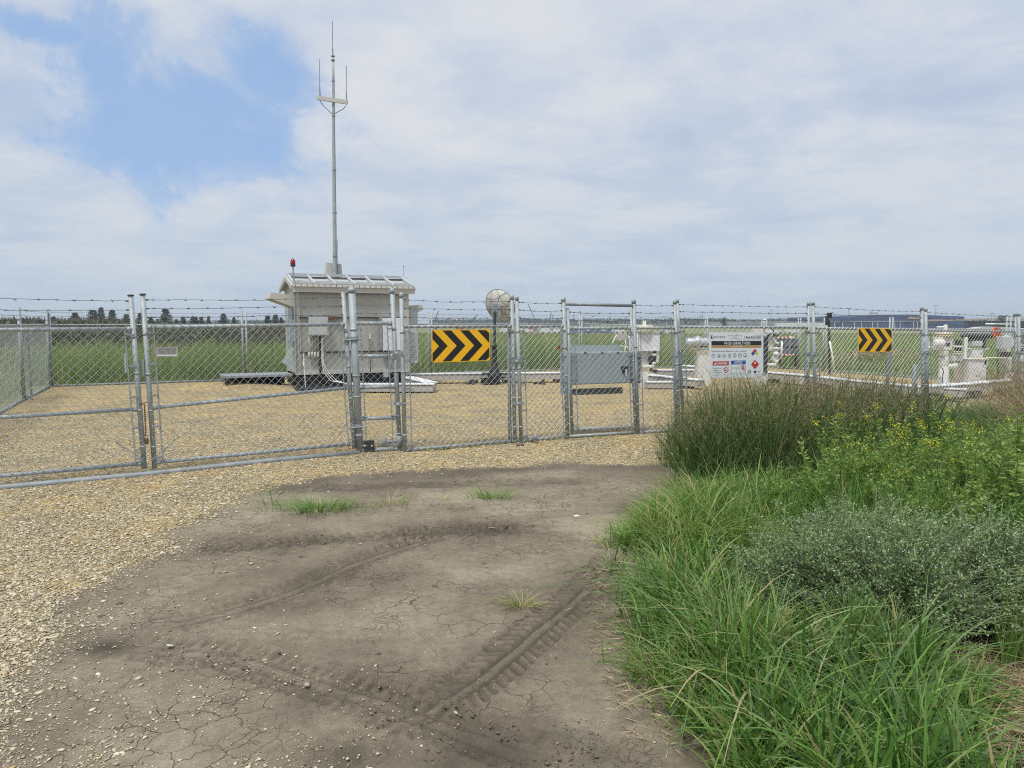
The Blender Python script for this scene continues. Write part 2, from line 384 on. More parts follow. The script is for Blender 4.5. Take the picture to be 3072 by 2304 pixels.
def ground():
    xs = list(np.arange(-4.6, 3.6, .014)); st = .014; xr = xs[-1]
    right = []; 
    while xr < 1600: st = max(.014, st * 1.045); xr += st; right.append(xr)
    st = .014; xl = xs[0]; left = []
    while xl > -1600: st *= 1.045; xl -= st; left.append(xl)
    X = np.array(left[::-1] + xs + right)
    ys = [-60, -20, -8, -3, -1, 0, .8, 1.4, 1.8, 2.0, 2.15]; y = 2.25
    while y < 1700:
        ys.append(y); y += .0125 * (y / 2.4) ** 1.28 if y < 40 else (y - 37) * .12 + .3
    Y = np.array(ys)
    XX, YY = np.meshgrid(X, Y); x = XX.ravel(); y = YY.ravel()
    z = gz(x, y)
    near = (np.abs(x) < 9) & (y < 14) & (y > -3)
    xn, yn = x[near], y[near]
    d = polydist(xn, yn, dirt); ins = inpoly(xn, yn, dirt); sd_ = np.where(ins, -d, d)
    sd_ += (fbm(xn * 1.6, yn * 1.6, 4) - .47) * .9 * np.clip(yn / 7, .3, 1) + (fbm(xn * 9, yn * 9, 3) - .45) * .18
    gr = np.ones(len(x)); gr[near] = smooth(sd_ / np.where(xn < -.5, .75, .40) + .5)
    # outside of the compound, behind and beside: field soil
    cp = [(FL.x - .4, FL.y - .6), (-12, 4), (-12, -60), (30, -60), (30, 16), (FR.x, FR.y), (BR.x, BR.y), (BL.x, BL.y)]
    infield = ~inpoly(x, y, cp); fd = infield.astype(float)
    vg = inpoly(x, y, vegp) & near
    dv = polydist(x, y, vegp); veg = np.where(inpoly(x, y, vegp), smooth(dv / .3 + .2), 0)
    tz, tw = track_h(xn, yn)
    dirtm = 1 - gr[near]
    zz_ = np.zeros(len(x)); wet = np.zeros(len(x))
    zz_[near] = tz * (.25 + .75 * dirtm) + (fbm(xn * 1.1, yn * 1.1, 3) - .45) * .035 + (fbm(xn * 7, yn * 7, 3) - .45) * .012 + (vn(xn * 45, yn * 45) - .5) * .0035 * (1 + 2 * gr[near])
    wet[near] = np.clip(tw * dirtm, 0, 1)
    zz_ *= smooth((13 - y) / 3) * smooth((9 - np.abs(x)) / 2)
    z = z + zz_
    z = np.where(infield, z + (fbm(x * .15, y * .15, 3) - .45) * .3 * smooth((y - 30) / 30), z)
    for (ex, ey, er, em) in ((G(1500, 2260).x, G(1500, 2260).y, .62, .9), (G(300, 1945).x, G(300, 1945).y, .28, 1.0), (G(1750, 2290).x, 2.9, .3, .8), (G(1050, 2290).x, 2.95, .30, .9)):
        k_ = np.exp(-(((xn - ex) / er) ** 2 + ((yn - ey) / (er * .62)) ** 2)) * em
        wet[near] = np.maximum(wet[near], k_ * (.2 + 1.3 * fbm(xn * 5, yn * 5, 4)) * dirtm)
        zz_[near] += k_ * (np.abs(fbm(xn * 11, yn * 11, 4) - .47) * -.09 + .012)
    # dark damp band near the gravel edge
    bandp = GP([(760, 1470), (1000, 1430), (1300, 1415), (1700, 1400), (2010, 1395)])
    db_ = polydist(xn, yn, bandp, False)
    wet[near] = np.maximum(wet[near], np.exp(-(db_ / .42) ** 2) * dirtm * (.3 + 1.1 * fbm(xn * 2.5, yn * 2.5, 3)))
    nx, ny = len(X), len(Y)
    i = np.arange(nx - 1); j = np.arange(ny - 1); I, J = np.meshgrid(i, j); a0 = (J * nx + I).ravel()
    F = np.stack([a0, a0 + 1, a0 + nx + 1, a0 + nx], 1)
    m = bpy.data.materials.new('ground_surface'); m.use_nodes = True; t = NT(m.node_tree)
    p = m.node_tree.nodes['Principled BSDF']; co = t.n('ShaderNodeTexCoord').outputs['Object']
    A = lambda nm: t.n('ShaderNodeAttribute', attribute_name=nm).outputs['Fac']
    gra, fie, vega, wet_shade_a = A('gravel'), A('field'), A('veg'), A('damp_shade')
    def vor(scale, feat='F1', rnd=1.0, vec=None):
        v = t.n('ShaderNodeTexVoronoi', feature=feat, i_Scale=scale, i_Randomness=rnd); t.l(vec or co, v.inputs['Vector']); return v
    # gravel
    n1 = t.noise(co, 1.3, 5, .6); n2 = t.noise(co, 60, 3, .6)
    v1 = vor(38); v2 = vor(19)
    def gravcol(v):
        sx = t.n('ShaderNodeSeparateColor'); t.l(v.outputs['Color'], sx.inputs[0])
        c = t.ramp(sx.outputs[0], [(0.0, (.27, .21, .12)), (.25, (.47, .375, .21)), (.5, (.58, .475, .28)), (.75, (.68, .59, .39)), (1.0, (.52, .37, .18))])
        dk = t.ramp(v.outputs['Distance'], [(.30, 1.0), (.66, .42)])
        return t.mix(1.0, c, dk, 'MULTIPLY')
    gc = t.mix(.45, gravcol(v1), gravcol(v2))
    gc = t.mix(1.0, gc, t.ramp(n1, [(.32, (.74, .75, .80)), (.5, (1.0, .99, .92)), (.66, (1.20, 1.08, .82))]), 'MULTIPLY')
    # dirt
    nd1 = t.noise(co, .9, 6, .6); nd2 = t.noise(co, 14, 6, .7)
    dc = t.ramp(nd1, [(.34, (.170, .142, .106)), (.5, (.245, .208, .155)), (.64, (.325, .282, .212))])
    dc = t.mix(1.0, dc, t.ramp(nd2, [(.3, .78), (.7, 1.2)]), 'MULTIPLY'); dc = t.mix(1.0, dc, t.ramp(t.noise(co, 130, 4, .75), [(.3, .62), (.5, 1.0), (.72, 1.35)]), 'MULTIPLY')
    dc = t.mix(t.math('MULTIPLY', wet_shade_a, .85, True), dc, (.072, .060, .047))  # darkens damp soil and paints the shade of the tread grooves
    cv = t.n('ShaderNodeVectorMath', operation='ADD'); nv = t.n('ShaderNodeTexNoise', i_Scale=9, i_Detail=3)
    t.l(co, nv.inputs['Vector']); sc = t.n('ShaderNodeVectorMath', operation='SCALE', i_Scale=.10); t.l(nv.outputs['Color'], sc.inputs[0])
    t.l(co, cv.inputs[0]); t.l(sc.outputs[0], cv.inputs[1])
    ck = vor(6.0, 'DISTANCE_TO_EDGE', 1.0, cv.outputs[0]); ck2 = vor(14.0, 'DISTANCE_TO_EDGE', 1.0, cv.outputs[0])
    cm = t.ramp(t.noise(co, 1.1, 3, .6), [(.46, 0.0), (.60, 1.0)]); cm2 = t.ramp(t.noise(co, 1.9, 3, .6), [(.53, 0.0), (.66, .8)])
    c1 = t.math('MULTIPLY', t.ramp(ck.outputs['Distance'], [(.004, 1.0), (.017, 0.0)]), cm)
    c2 = t.math('MULTIPLY', t.ramp(ck2.outputs['Distance'], [(.008, 1.0), (.030, 0.0)]), cm2)
    crack = t.math('MULTIPLY', t.math('MAXIMUM', c1, c2), t.math('SUBTRACT', 1.0, t.math('MULTIPLY', wet_shade_a, .9, True), True))
    dc = t.mix(t.math('MULTIPLY', crack, .72), dc, (.045, .037, .03))
    # field and under-vegetation soil
    fc = t.ramp(t.noise(co, .05, 6, .65), [(.35, (.13, .18, .06)), (.5, (.19, .22, .08)), (.65, (.25, .235, .11))])
    fc = t.mix(1.0, fc, t.ramp(t.noise(co, 2.5, 5, .7), [(.3, .7), (.7, 1.25)]), 'MULTIPLY')
    vc = t.ramp(t.noise(co, 6, 5, .7), [(.3, (.045, .045, .02)), (.7, (.10, .085, .045))])
    # break the gravel edge with the stone pattern
    gm = t.ramp(t.math('ADD', t.math('ADD', gra, t.math('MULTIPLY', t.math('SUBTRACT', n2, .5), 1.3)), t.math('MULTIPLY', t.math('SUBTRACT', t.noise(co, 9, 5, .65), .5), .9)), [(.44, 0.0), (.56, 1.0)])
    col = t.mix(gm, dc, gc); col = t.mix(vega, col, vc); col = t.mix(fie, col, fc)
    t.l(col, p.inputs['Base Color']); p.inputs['Roughness'].default_value = .93; p.inputs['Specular IOR Level'].default_value = .2
    hg = t.math('MULTIPLY', t.math('SUBTRACT', 1.0, v1.outputs['Distance']), t.math('MULTIPLY', gm, .9))
    hd = t.math('ADD', t.math('ADD', t.math('MULTIPLY', t.noise(co, 45, 6, .75), .55), t.math('MULTIPLY', t.noise(co, 180, 4, .7), .35)), t.math('MULTIPLY', crack, -.9))
    h = t.math('ADD', hg, hd)
    b = t.n('ShaderNodeBump', i_Strength=.9, i_Distance=.012); t.l(h, b.inputs['Height']); t.l(b.outputs[0], p.inputs['Normal'])
    o = npmesh('ground', np.stack([x, y, z], 1), F, m, None, None, True, dict(gravel=gr, field=fd, veg=veg, damp_shade=wet))
    return tag(o, 'pale gravel, cracked brown dirt and green field', None, None, 'structure')
ground()

# loose stones
ICO = None
def stones(name, xy, size, col, label, stuffm, sink=.35):
    ph = (1 + 5 ** .5) / 2
    V = np.array([(-1, ph, 0), (1, ph, 0), (-1, -ph, 0), (1, -ph, 0), (0, -1, ph), (0, 1, ph), (0, -1, -ph), (0, 1, -ph), (ph, 0, -1), (ph, 0, 1), (-ph, 0, -1), (-ph, 0, 1)]) / 1.902
    F = np.array([(0, 11, 5), (0, 5, 1), (0, 1, 7), (0, 7, 10), (0, 10, 11), (1, 5, 9), (5, 11, 4), (11, 10, 2), (10, 7, 6), (7, 1, 8), (3, 9, 4), (3, 4, 2), (3, 2, 6), (3, 6, 8), (3, 8, 9), (4, 9, 5), (2, 4, 11), (6, 2, 10), (8, 6, 7), (9, 8, 1)])
    n = len(xy); P = np.repeat(V[None], n, 0) * (1 + .22 * rng.standard_normal((n, 12, 1)))
    sx = size * rng.uniform(.8, 1.35, n); sy = size * rng.uniform(.6, 1.0, n); sz = size * rng.uniform(.25, .5, n)
    P = P * np.stack([sx, sy, sz], 1)[:, None, :]
    az = rng.uniform(0, 2 * math.pi, n); c, s_ = np.cos(az)[:, None], np.sin(az)[:, None]
    x = P[..., 0] * c - P[..., 1] * s_; y = P[..., 0] * s_ + P[..., 1] * c
    tl = rng.normal(0, .22, n)[:, None]; zc = P[..., 2] + x * tl
    X = x + xy[:, 0][:, None]; Y = y + xy[:, 1][:, None]; Z = zc + (gz(xy[:, 0], xy[:, 1]) + sz * (1 - 2 * sink) + .002 + bumpz(xy[:, 0], xy[:, 1]))[:, None]
    VV = np.stack([X, Y, Z], 2).reshape(-1, 3); FF = (F[None] + (np.arange(n) * 12)[:, None, None]).reshape(-1, 3)
    o = npmesh(name, VV, FF, stuffm, np.repeat(col, 12)); return tag(o, label, None, None, 'stuff')
def bumpz(x, y):
    z = (fbm(x * 1.1, y * 1.1, 3) - .45) * .035 + (fbm(x * 7, y * 7, 3) - .45) * .012
    return z * smooth((13 - y) / 3) * smooth((9 - np.abs(x)) / 2)
stm = bpy.data.materials.new('pebble'); stm.use_nodes = True; _t = NT(stm.node_tree); _p = stm.node_tree.nodes['Principled BSDF']
_c = _t.ramp(_t.n('ShaderNodeAttribute', attribute_name='tint').outputs['Fac'], [(0, (.20, .17, .12)), (.2, (.38, .33, .23)), (.45, (.50, .44, .31)), (.7, (.57, .50, .35)), (.88, (.65, .60, .47)), (.95, (.52, .36, .18)), (1, (.36, .34, .30))])
_t.l(_t.mix(1.0, _c, _t.ramp(_t.noise(_t.n('ShaderNodeTexCoord').outputs['Object'], 90, 3, .6), [(.3, .82), (.7, 1.15)]), 'MULTIPLY'), _p.inputs['Base Color'])
_p.inputs['Roughness'].default_value = .8; _p.inputs['Specular IOR Level'].default_value = .3

def scatter_stones():
    n = 1100000
    y = 2.2 + 12.0 * rng.random(n) ** 1.6; x = rng.uniform(-.78, .78, n) * (y + .3)
    d = polydist(x, y, dirt); sd_ = np.where(inpoly(x, y, dirt), -d, d)
    sd_ = sd_ + (fbm(x * 1.6, y * 1.6, 4) - .47) * .9 * np.clip(y / 7, .3, 1)
    gr = smooth(sd_ / np.where(x < -.5, .75, .40) + .5)
    # sparse pebbles bedded in the dirt, thick at lower left
    sp = .12 * np.exp(-np.clip(-sd_, 0, 9) / .30) + .0012 + .30 * np.exp(-(((x + 1.45) / .62) ** 2 + ((y - 2.9) / .62) ** 2)) * np.clip(fbm(x * 3.3, y * 3.3, 3) - .38, 0, 1) * 3 + .05 * np.exp(-(((x + 2.0) / .8) ** 2 + ((y - 4.2) / .9) ** 2)) * np.clip(fbm(x * 3, y * 3, 3) - .35, 0, 1) * 3
    pr = np.clip(gr + sp, 0, 1) * np.clip(3.4 / y, .30, 1) * .62
    fine = rng.random(n) < np.where(gr < .35, .55, .1)
    pr *= ~inpoly(x, y, vegp)
    k = rng.random(n) < pr * np.where(fine, 1.8, 1); x, y, gr, fine = x[k], y[k], gr[k], fine[k]
    size = rng.lognormal(math.log(.0064), .40, len(x)) * np.clip(.75 + y * .07, .8, 1.5) * np.where(fine, .5, 1)
    size = np.clip(size, .0025, .026)
    print('stones', len(x))
    stones('gravel', np.stack([x, y], 1), size, rng.random(len(x)), 'loose pale gravel pebbles scattered over the ground', stm)
scatter_stones()

# ------------------------------------------------------------------ fence
def ptz(P, z):
    b, tp = P; f = (z - b.z) / (tp.z - b.z); return b + (tp - b) * f
def POST(tx, ty, bx, by, dz=0.0):
    b = G(bx, by, dz); return (b, AT(tx, ty, b.y))
def netting(A, B, za, zb, off, pitch=.10, r=.0024, name='chain_link', parent=None, m=None, n=3):
    """diagonal woven wires between two posts; za/zb = (low, high) at each post"""
    A0, A1, B0, B1 = ptz(A, za[0]), ptz(A, za[1]), ptz(B, zb[0]), ptz(B, zb[1])
    Wd = ((B0 - A0).length + (B1 - A1).length) / 2; H = ((A1 - A0).length + (B1 - B0).length) / 2
    D = (B0 - A0).normalized(); nrm = Vector((D.y, -D.x, 0)) * off
    def P(s_, t): u_, v_ = s_ / Wd, t / H; return A0 * (1 - u_) * (1 - v_) + B0 * u_ * (1 - v_) + A1 * (1 - u_) * v_ + B1 * u_ * v_ + nrm
    mb = MB()
    for sg in (1, -1):
        o2 = Vector((D.y, -D.x, 0)) * (.0022 * sg)
        k = -H if sg > 0 else 0.0
        lim = Wd if sg > 0 else Wd + H
        c = k + pitch * .3
        while c < lim:
            # line: t = sg*(s-c)
            pts = []
            for s_ in (0.0, Wd):
                t_ = sg * (s_ - c)
                if 0 <= t_ <= H: pts.append((s_, t_))
            for t_ in (0.0, H):
                s_ = c + t_ * sg
                if 0 < s_ < Wd: pts.append((s_, t_))
            if len(pts) >= 2:
                (s0, t0), (s1, t1) = min(pts), max(pts)
                if abs(s1 - s0) > .02: 
                    mid = ((s0 + s1) / 2 , (t0 + t1) / 2)
                    q = P(*mid) + o2 + Vector((D.y, -D.x, 0)) * random.uniform(-.006, .006)
                    a_, b_ = P(s0, t0) + o2, P(s1, t1) + o2
                    mb.tube(a_, q, r, n, cap=False); mb.tube(q, b_, r, n, cap=False)
            c += pitch
    return mb.build(name, m or wire, parent)
def barbed(mb, p, q, sag=.012, step=.2, r=.0028):
    L = (q - p).length; n = max(4, int(L / .11)); pts = []
    ph = random.uniform(0, 6)
    for i in range(n + 1):
        f = i / n; e_ = math.sin(math.pi * f)
        pts.append(p.lerp(q, f) + Vector((0, 0, -sag * e_ + .006 * math.sin(ph + f * 9) * e_ + random.uniform(-.003, .003) * (0 < i < n))))
    mb.path(pts, r, 4)
    d = (q - p).normalized(); s_ = .08
    while s_ < L - .05:
        c = p.lerp(q, s_ / L); f = s_ / L; c = c + Vector((0, 0, -sag * math.sin(math.pi * f)))
        mb.tube(c - d * .016, c + d * .016, .006, 5)
        for k in range(4):
            an = random.uniform(0, 6.28); side = Vector((-d.y * math.cos(an), d.x * math.cos(an), math.sin(an)))
            mb.tube(c + d * (.012 * (k % 2)), c + d * (.012 * (k % 2)) + side * .022 + d * random.uniform(-.01, .01), .0016, 3)
        s_ += step * random.uniform(.85, 1.15)
def postmesh(P, r, cap=True, n=14, bands=()):
    mb = MB(); b, tp = P; d = (tp - b).normalized()
    mb.tube(b - d * .02, tp, r, n)
    if cap: mb.lathe(tp - d * .045, [(r * 1.13, 0), (r * 1.13, .045), (r * .9, .065), (r * .35, .078)], n, d)
    for z in bands:
        c = ptz(P, z); mb.tube(c - d * .013, c + d * .013, r * 1.14, n)
    return mb
def panel(name, label, cat, A, B, zr, zb, group=None, rp=.030, rr_=.021, mids=(), posts=(1, 1), strands=(.30, .57, .84), caps=True, toff=.03, bars=True, meshlow=None, root=None, fine_=True, pitch=.10, wr=.0025, barstep=.2, topr=None, barmat=None):
    t = root or thing(name, label, cat, tuple(A[0]), 0, group)
    D = (B[0] - A[0]).normalized(); N = Vector((D.y, -D.x, 0)); out = -1 if N.y > 0 else 1
    bz = [A[0].z + .25, A[0].z + .7, A[0].z + 1.15, zr[0] - .08]
    if posts[0]: postmesh(A, rp, caps, bands=bz if fine_ else ()).build('post', galv, t, smooth_=True)
    if posts[1]: postmesh(B, rp, caps, bands=[z + B[0].z - A[0].z for z in bz] if fine_ else ()).build('post', galv, t, smooth_=True)
    rails = [('top_rail', zr)] + [('middle_rail', m_) for m_ in mids] + [('bottom_rail', zb)]
    for nm, (z0, z1) in rails:
        p, q = ptz(A, z0), ptz(B, z1); mb = MB()
        r_ = topr if (topr and nm == 'top_rail') else rr_
        mb.tube(p, q, r_, 12)
        d = (q - p).normalized(); o = rp * .9
        mb.tube(p + d * o, p + d * (o + .045), r_ * 1.25, 12); mb.tube(q - d * (o + .045), q - d * o, r_ * 1.25, 12)
        mb.build(nm, galv, t, smooth_=True)
    netting(A, B, (zb[0] - .025, zr[0] + .035), (zb[1] - .025, zr[1] + .035), .026 * out, pitch, wr, 'chain_link', t)
    if bars:
        for E, s_ in ((A, 1), (B, -1)):
            zlo, zhi = (zb[0], zr[0]) if E is A else (zb[1], zr[1])
            mb = MB(); o = D * s_ * (rp + .062) + N * out * .028
            p, q = ptz(E, zlo) + o, ptz(E, zhi) + o
            mb.beam(p, q, .006, .016)
            for k in range(5):
                f = .04 + .92 * k / 4; c = p.lerp(q, f)
                mb.beam(c + N * out * .006, ptz(E, c.z) + N * out * (rp + .004), .006, .022)
                mb.tube(c - N * out * .01, c + N * out * .02, .007, 6)
            mb.build('tension_bar', barmat or galvd, t)
    if strands:
        mb = MB()
        for f in strands:
            za = zr[0] + (A[1].z - zr[0]) * f; zb_ = zr[1] + (B[1].z - zr[1]) * f
            p, q = ptz(A, za), ptz(B, zb_); d = (q - p).normalized()
            barbed(mb, p + d * rp, q - d * rp, random.uniform(.004, .02), barstep)
            if fine_:
                mb.tube(p + d * rp, p + d * (rp + .03), .011, 6); mb.tube(q - d * (rp + .03), q - d * rp, .011, 6)
        mb.build('barbed_wire', barbm, t)
    return t
GF = 'chain-link panels along the front of the compound'
# --- double swing gate
def along(P, z): return ptz(P, z)
lb = G(434, 1421); LPR = (lb + Vector((0, 0, .09)), AT(392, 887, lb.y)); LPR = (AT(433, 1400, lb.y), LPR[1])
hb = Vector((FL.x + .18, FL.y + .12, 0)); LPL = (hb + Vector((0, 0, .09)), hb + Vector((-.02, 0, 2.2)))
tL = panel('swing_gate', 'left leaf of the wide double gate, cut by the left photo edge', 'gate', LPL, LPR, (1.76, 1.77), (.13, .13), 'leaves of the double swing gate', .030, .024, mids=[(.78, .80)], caps=False)
rb = G(466, 1416); RPL = (AT(464, 1400, rb.y), AT(428, 884, rb.y))
rb2 = G(1068, 1358); RPR = (AT(1063, 1341, rb2.y), AT(1029, 876, rb2.y))
tR = panel('swing_gate', 'right leaf of the wide double gate, hung from the thick post', 'gate', RPL, RPR, (1.79, 1.82), (.12, .13), 'leaves of the double swing gate', .030, .024, mids=[(.80, .93)], caps=False)
for tt_, P_, sx in ((tL, LPR, -1), (tR, RPL, 1)):     # flat caps and truss rod stubs
    mb = MB(); d = (P_[1] - P_[0]).normalized(); mb.tube(P_[1] - d * .004, P_[1] + d * .012, .036, 14); mb.build('post_cap', dark, tt_)
    Dg = (LPR[0] - LPL[0]).normalized(); mb = MB(); c = ptz(P_, .17); mb.tube(c, c + Dg * sx * .30 + Vector((0, 0, .26)), .006, 6); mb.tube(c + Vector((0, -.03, 0)), c + Vector((0, .03, 0)), .02, 8)
    mb.build('truss_rod', galvd, tt_)
mb = MB(); c = ptz(LPR, 1.28); Dg = (RPL[0] - LPR[0]).normalized()
mb.box(c + Vector((-.11, -.03, .08)), (.02, .03, .22)); mb.build('hinge_plate', greyb, tL)
mb = MB(); c = ptz(RPL, 1.30); mb.box(c + Vector((-.045, -.01, .0)), (.03, .05, .20)); mb.build('latch_plate', greyb, tR)
# drop rod and padlock chain between the leaves
ch = thing('padlock', 'dark padlock hanging on a chain between the two gate leaves', 'padlock', tuple(ptz(LPR, .55)))
c = (ptz(LPR, .9) + ptz(RPL, .9)) / 2 + Vector((0, -.03, 0))
mb = MB(); mb.path([ptz(LPR, .86) + Vector((.02, -.04, 0)), c + Vector((0, 0, -.04)), ptz(RPL, .88) + Vector((-.02, -.04, .0))], .006, 6)
for k in range(14):
    z = .84 - k * .028; mb.lathe((c.x + .012, c.y, z), [(.006, -.012), (.011, 0), (.006, .012)], 6)
mb.build('chain', rust, ch)
mb = MB(); mb.box((c.x + .012, c.y, .40), (.055, .03, .07)); mb.build('lock_body', rust, ch, bevel=.008)
mb = MB(); mb.path([Vector((c.x - .008, c.y, .43)), Vector((c.x - .006, c.y, .47)), Vector((c.x + .012, c.y, .485)), Vector((c.x + .03, c.y, .47)), Vector((c.x + .032, c.y, .43))], .005, 6); mb.build('shackle', galvd, ch)
# threshold pipe on the gravel
mb = MB(); pts = [Vector((-7.6, 6.95, .012)), G(0, 1464, .012), G(434, 1424, .012), G(800, 1384, .012), G(1078, 1359, .012)]
mb.path(pts, .038, 12); tag(mb.build('ground_pipe', galvd, None, smooth_=True), 'long grey steel pipe lying on the gravel under the double gate', 'pipe')
# --- thick post with narrow four-rail panel
BP = POST(1055, 868, 1080, 1357); NP = POST(1176, 871, 1200, 1352)
t = panel('fence_panel', 'narrow front fence panel with extra cross rails beside the thick post', 'fence panel', BP, NP, (1.835, 1.835), (.03, .03), GF, .033, .027, mids=[(1.375, 1.37), (.93, .93), (.48, .485)], posts=(0, 1))
postmesh(BP, .050, True, 18, bands=[.25, .8, 1.1, 1.75]).build('thick_post', galv, t, smooth_=True)
mb = MB(); c = ptz(BP, .10); mb.box(c + Vector((.13, .01, 0)), (.15, .05, .14), .12); mb.build('receiver_box', dark, t)
for dx in (.08, .18): mb = MB(); mb.tube(c + Vector((dx, -.02, .0)), c + Vector((dx, -.03, .0)), .012, 8); mb.build('bolt', white, t)
mb = MB(); c = ptz(NP, .12); mb.tube(c + Vector((-.22, 0, -.06)), c + Vector((-.22, 0, .07)), .035, 12); mb.tube(c + Vector((-.2, 0, .01)), c + Vector((0, 0, .01)), .02, 10); mb.tube(c + Vector((0, 0, -.06)), c + Vector((0, 0, .1)), .045, 12)
mb.build('pivot_fitting', galvd, t, smooth_=True)
for z in (1.60, .36):                                   # hinge pins between gate leaf and thick post
    mb = MB(); p, q = ptz(RPR, z), ptz(BP, z + .02); mb.tube(p + Vector((-.02, -.04, 0)), q + Vector((.12, -.05, 0)), .011, 8); mb.tube(p + Vector((0, 0, -.06)), p + Vector((0, 0, .05)), .036, 12); mb.tube(q + Vector((0, 0, -.03)), q + Vector((0, 0, .03)), .058, 14)
    mb.build('hinge', galvd, t)
def clamp(P, Q, z, t):
    p, q = ptz(P, z), ptz(Q, z); d = (q - p).normalized(); n = Vector((d.y, -d.x, 0)); n = n if n.y < 0 else -n
    mb = MB(); a_ = math.atan2(d.y, d.x)
    mb.box((p + q) / 2 + n * .034, ((q - p).length + .09, .008, .055), a_); mb.build('clamp', galvd, t)
    mb = MB(); c = (p + q) / 2 + n * .036; mb.tube(c, c + n * .012, .013, 8); mb.build('bolt', white, t)
A1 = POST(1204, 884, 1215, 1357); A2 = POST(1535, 890, 1545, 1329)
clamp(NP, A1, 1.42, t); clamp(NP, A1, .69, t)
t = panel('fence_panel', 'front fence panel carrying the larger chevron board', 'fence panel', A1, A2, (1.79, 1.79), (.035, .035), GF); PA = (A1, A2)
B1_ = POST(1550, 893, 1564, 1328); PL = POST(1690, 897, 1703, 1315)
clamp(A2, B1_, 1.27, t); clamp(A2, B1_, .62, t)
mb = MB(); p = ptz(A2, .05) + Vector((-.075, .03, 0)); mb.tube(p, p + Vector((-.02, 0, 1.70)), .026, 12); mb.build('short_post', galvd, t, smooth_=True)
t = panel('fence_panel', 'short front fence panel between chevron panel and walk gate', 'fence panel', B1_, PL, (1.79, 1.79), (.035, .035), GF, posts=(1, 0))
mb = MB(); c = ptz(B1_, .08) + Vector((.1, -.02, 0)); mb.tube(c, c + Vector((.12, 0, .01)), .018, 8); mb.tube(c + Vector((.12, 0, -.04)), c + Vector((.12, 0, .06)), .03, 10); mb.build('drop_bolt', galvd, t, smooth_=True)
# --- walk gate portal
PR = POST(1901, 902, 1914, 1302)
t = thing('gate_frame', 'tall steel portal with a crossbar around the walk gate', 'gate frame', tuple(PL[0]))
postmesh(PL, .033, True, bands=[.5, 1.0, 1.45]).build('post', galv, t, smooth_=True); postmesh(PR, .033, True, bands=[.5, 1.45]).build('post', galv, t, smooth_=True)
mb = MB(); zc = AT(1695, 912, PL[0].y).z; mb.tube(ptz(PL, zc), ptz(PR, AT(1898, 917, PR[0].y).z), .026, 12); mb.build('crossbar', galvd, t, smooth_=True)
mb = MB(); mb.tube(ptz(PL, .03), ptz(PR, .03), .024, 12); mb.build('sill_rail', galv, t, smooth_=True)
gl = (AT(1717, 1298, PL[0].y + .05), AT(1703, 924, PL[0].y + .05)); gr_ = (AT(1907, 1291, PR[0].y - .02), AT(1892, 929, PR[0].y - .02))
t = panel('walk_gate', 'narrow walk gate with a zinc steel lock box bolted to it', 'gate', gl, gr_, (1.755, 1.755), (.14, .12), None, .026, .022, caps=False, strands=(.42, .80))
# lock box (real thickness), behind the netting
DG = (gr_[0] - gl[0]).normalized(); NG = Vector((DG.y, -DG.x, 0)); NG = NG if NG.y < 0 else -NG; ang = math.atan2(DG.y, DG.x)
def gp(px, py, off=0.0): return ONPL(px, py, gl[0] + NG * off, DG)
def slab(name, px0, py0, px1, py1, off, th, m, parent, bev=.006, py2=None, py3=None):
    """upright sheet from photo corners on the gate plane, thickness th going back"""
    a_, b_, c_, d_ = gp(px0, py0, off), gp(px1, py1 if py2 is None else py2, off), gp(px1, py1, off), gp(px0, py1, off)
    z1 = (gp(px0, py0, off).z + gp(px1, py0, off).z) / 2; z0 = (gp(px0, py1, off).z + gp(px1, py1, off).z) / 2
    p0 = gp(px0, py0, off); p1 = gp(px1, py0, off); L = (Vector((p1.x, p1.y, 0)) - Vector((p0.x, p0.y, 0))).length
    c = (p0 + p1) / 2; c = Vector((c.x, c.y, (z0 + z1) / 2)) - NG * th / 2
    mb = MB(); mb.box(c, (L, th, z1 - z0), ang); return mb.build(name, m, parent, bevel=bev)
lbx = slab('lock_box', 1706, 1057, 1896, 1152, -.02, .34, boxm, t)
slab('door', 1722, 1060, 1890, 1149, -.012, .007, boxm, lbx, 0)
slab('back_plate', 1708, 1035, 1864, 1060, -.36, .01, boxm, lbx, 0)
slab('under_plate', 1712, 1165, 1868, 1183, -.30, .06, box_shade, lbx, 0)
slab('side_shield', 1894, 1057, 1923, 1150, .0, .03, box_shade, lbx, .003)
slab('side_shield', 1682, 1055, 1712, 1183, .028, .008, boxm, lbx, .003)
for px in (1757, 1808, 1855):
    slab('hinge', px - 4, 1057, px + 5, 1060, -.004, .012, dark, lbx, 0)
lk = slab('latch', 1864, 1099, 1886, 1110, -.0, .04, dark, lbx, .004)
slab('padlock_body', 1868, 1110, 1880, 1123, .0, .03, dark, lbx, .004)
slab('key_tag', 1877, 1107, 1880, 1127, .012, .006, white, lbx, 0)
mb = MB(); c = gp(1679, 1043, -.05); mb.tube(c + Vector((0, 0, -.04)), c + Vector((0, 0, .03)), .022, 10); tag(mb.build('alarm_button', red), 'small red knob on the rail left of the steel lock box', 'knob')
C2 = POST(2024, 904, 2037, 1296)
t = panel('fence_panel', 'short front fence panel right of the walk gate', 'fence panel', PR, C2, (1.755, 1.755), (.03, .03), GF, posts=(0, 1))
mb = MB(); p = ptz(C2, .0) + Vector((-.055, .03, 0)); mb.tube(p, p + Vector((-.02, 0, 1.62)), .028, 12); mb.build('short_post', galvd, t, smooth_=True)
D1 = POST(2031, 900, 2051, 1291); D2 = (Vector((5.47, 13.15, g(5.47, 13.15))), None); D2 = (D2[0], AT(2426, 909, 13.15)); D2 = (Vector((D2[1].x + .05, 13.15, g(5.47, 13.15))), D2[1])
clamp(C2, D1, 1.35, t)
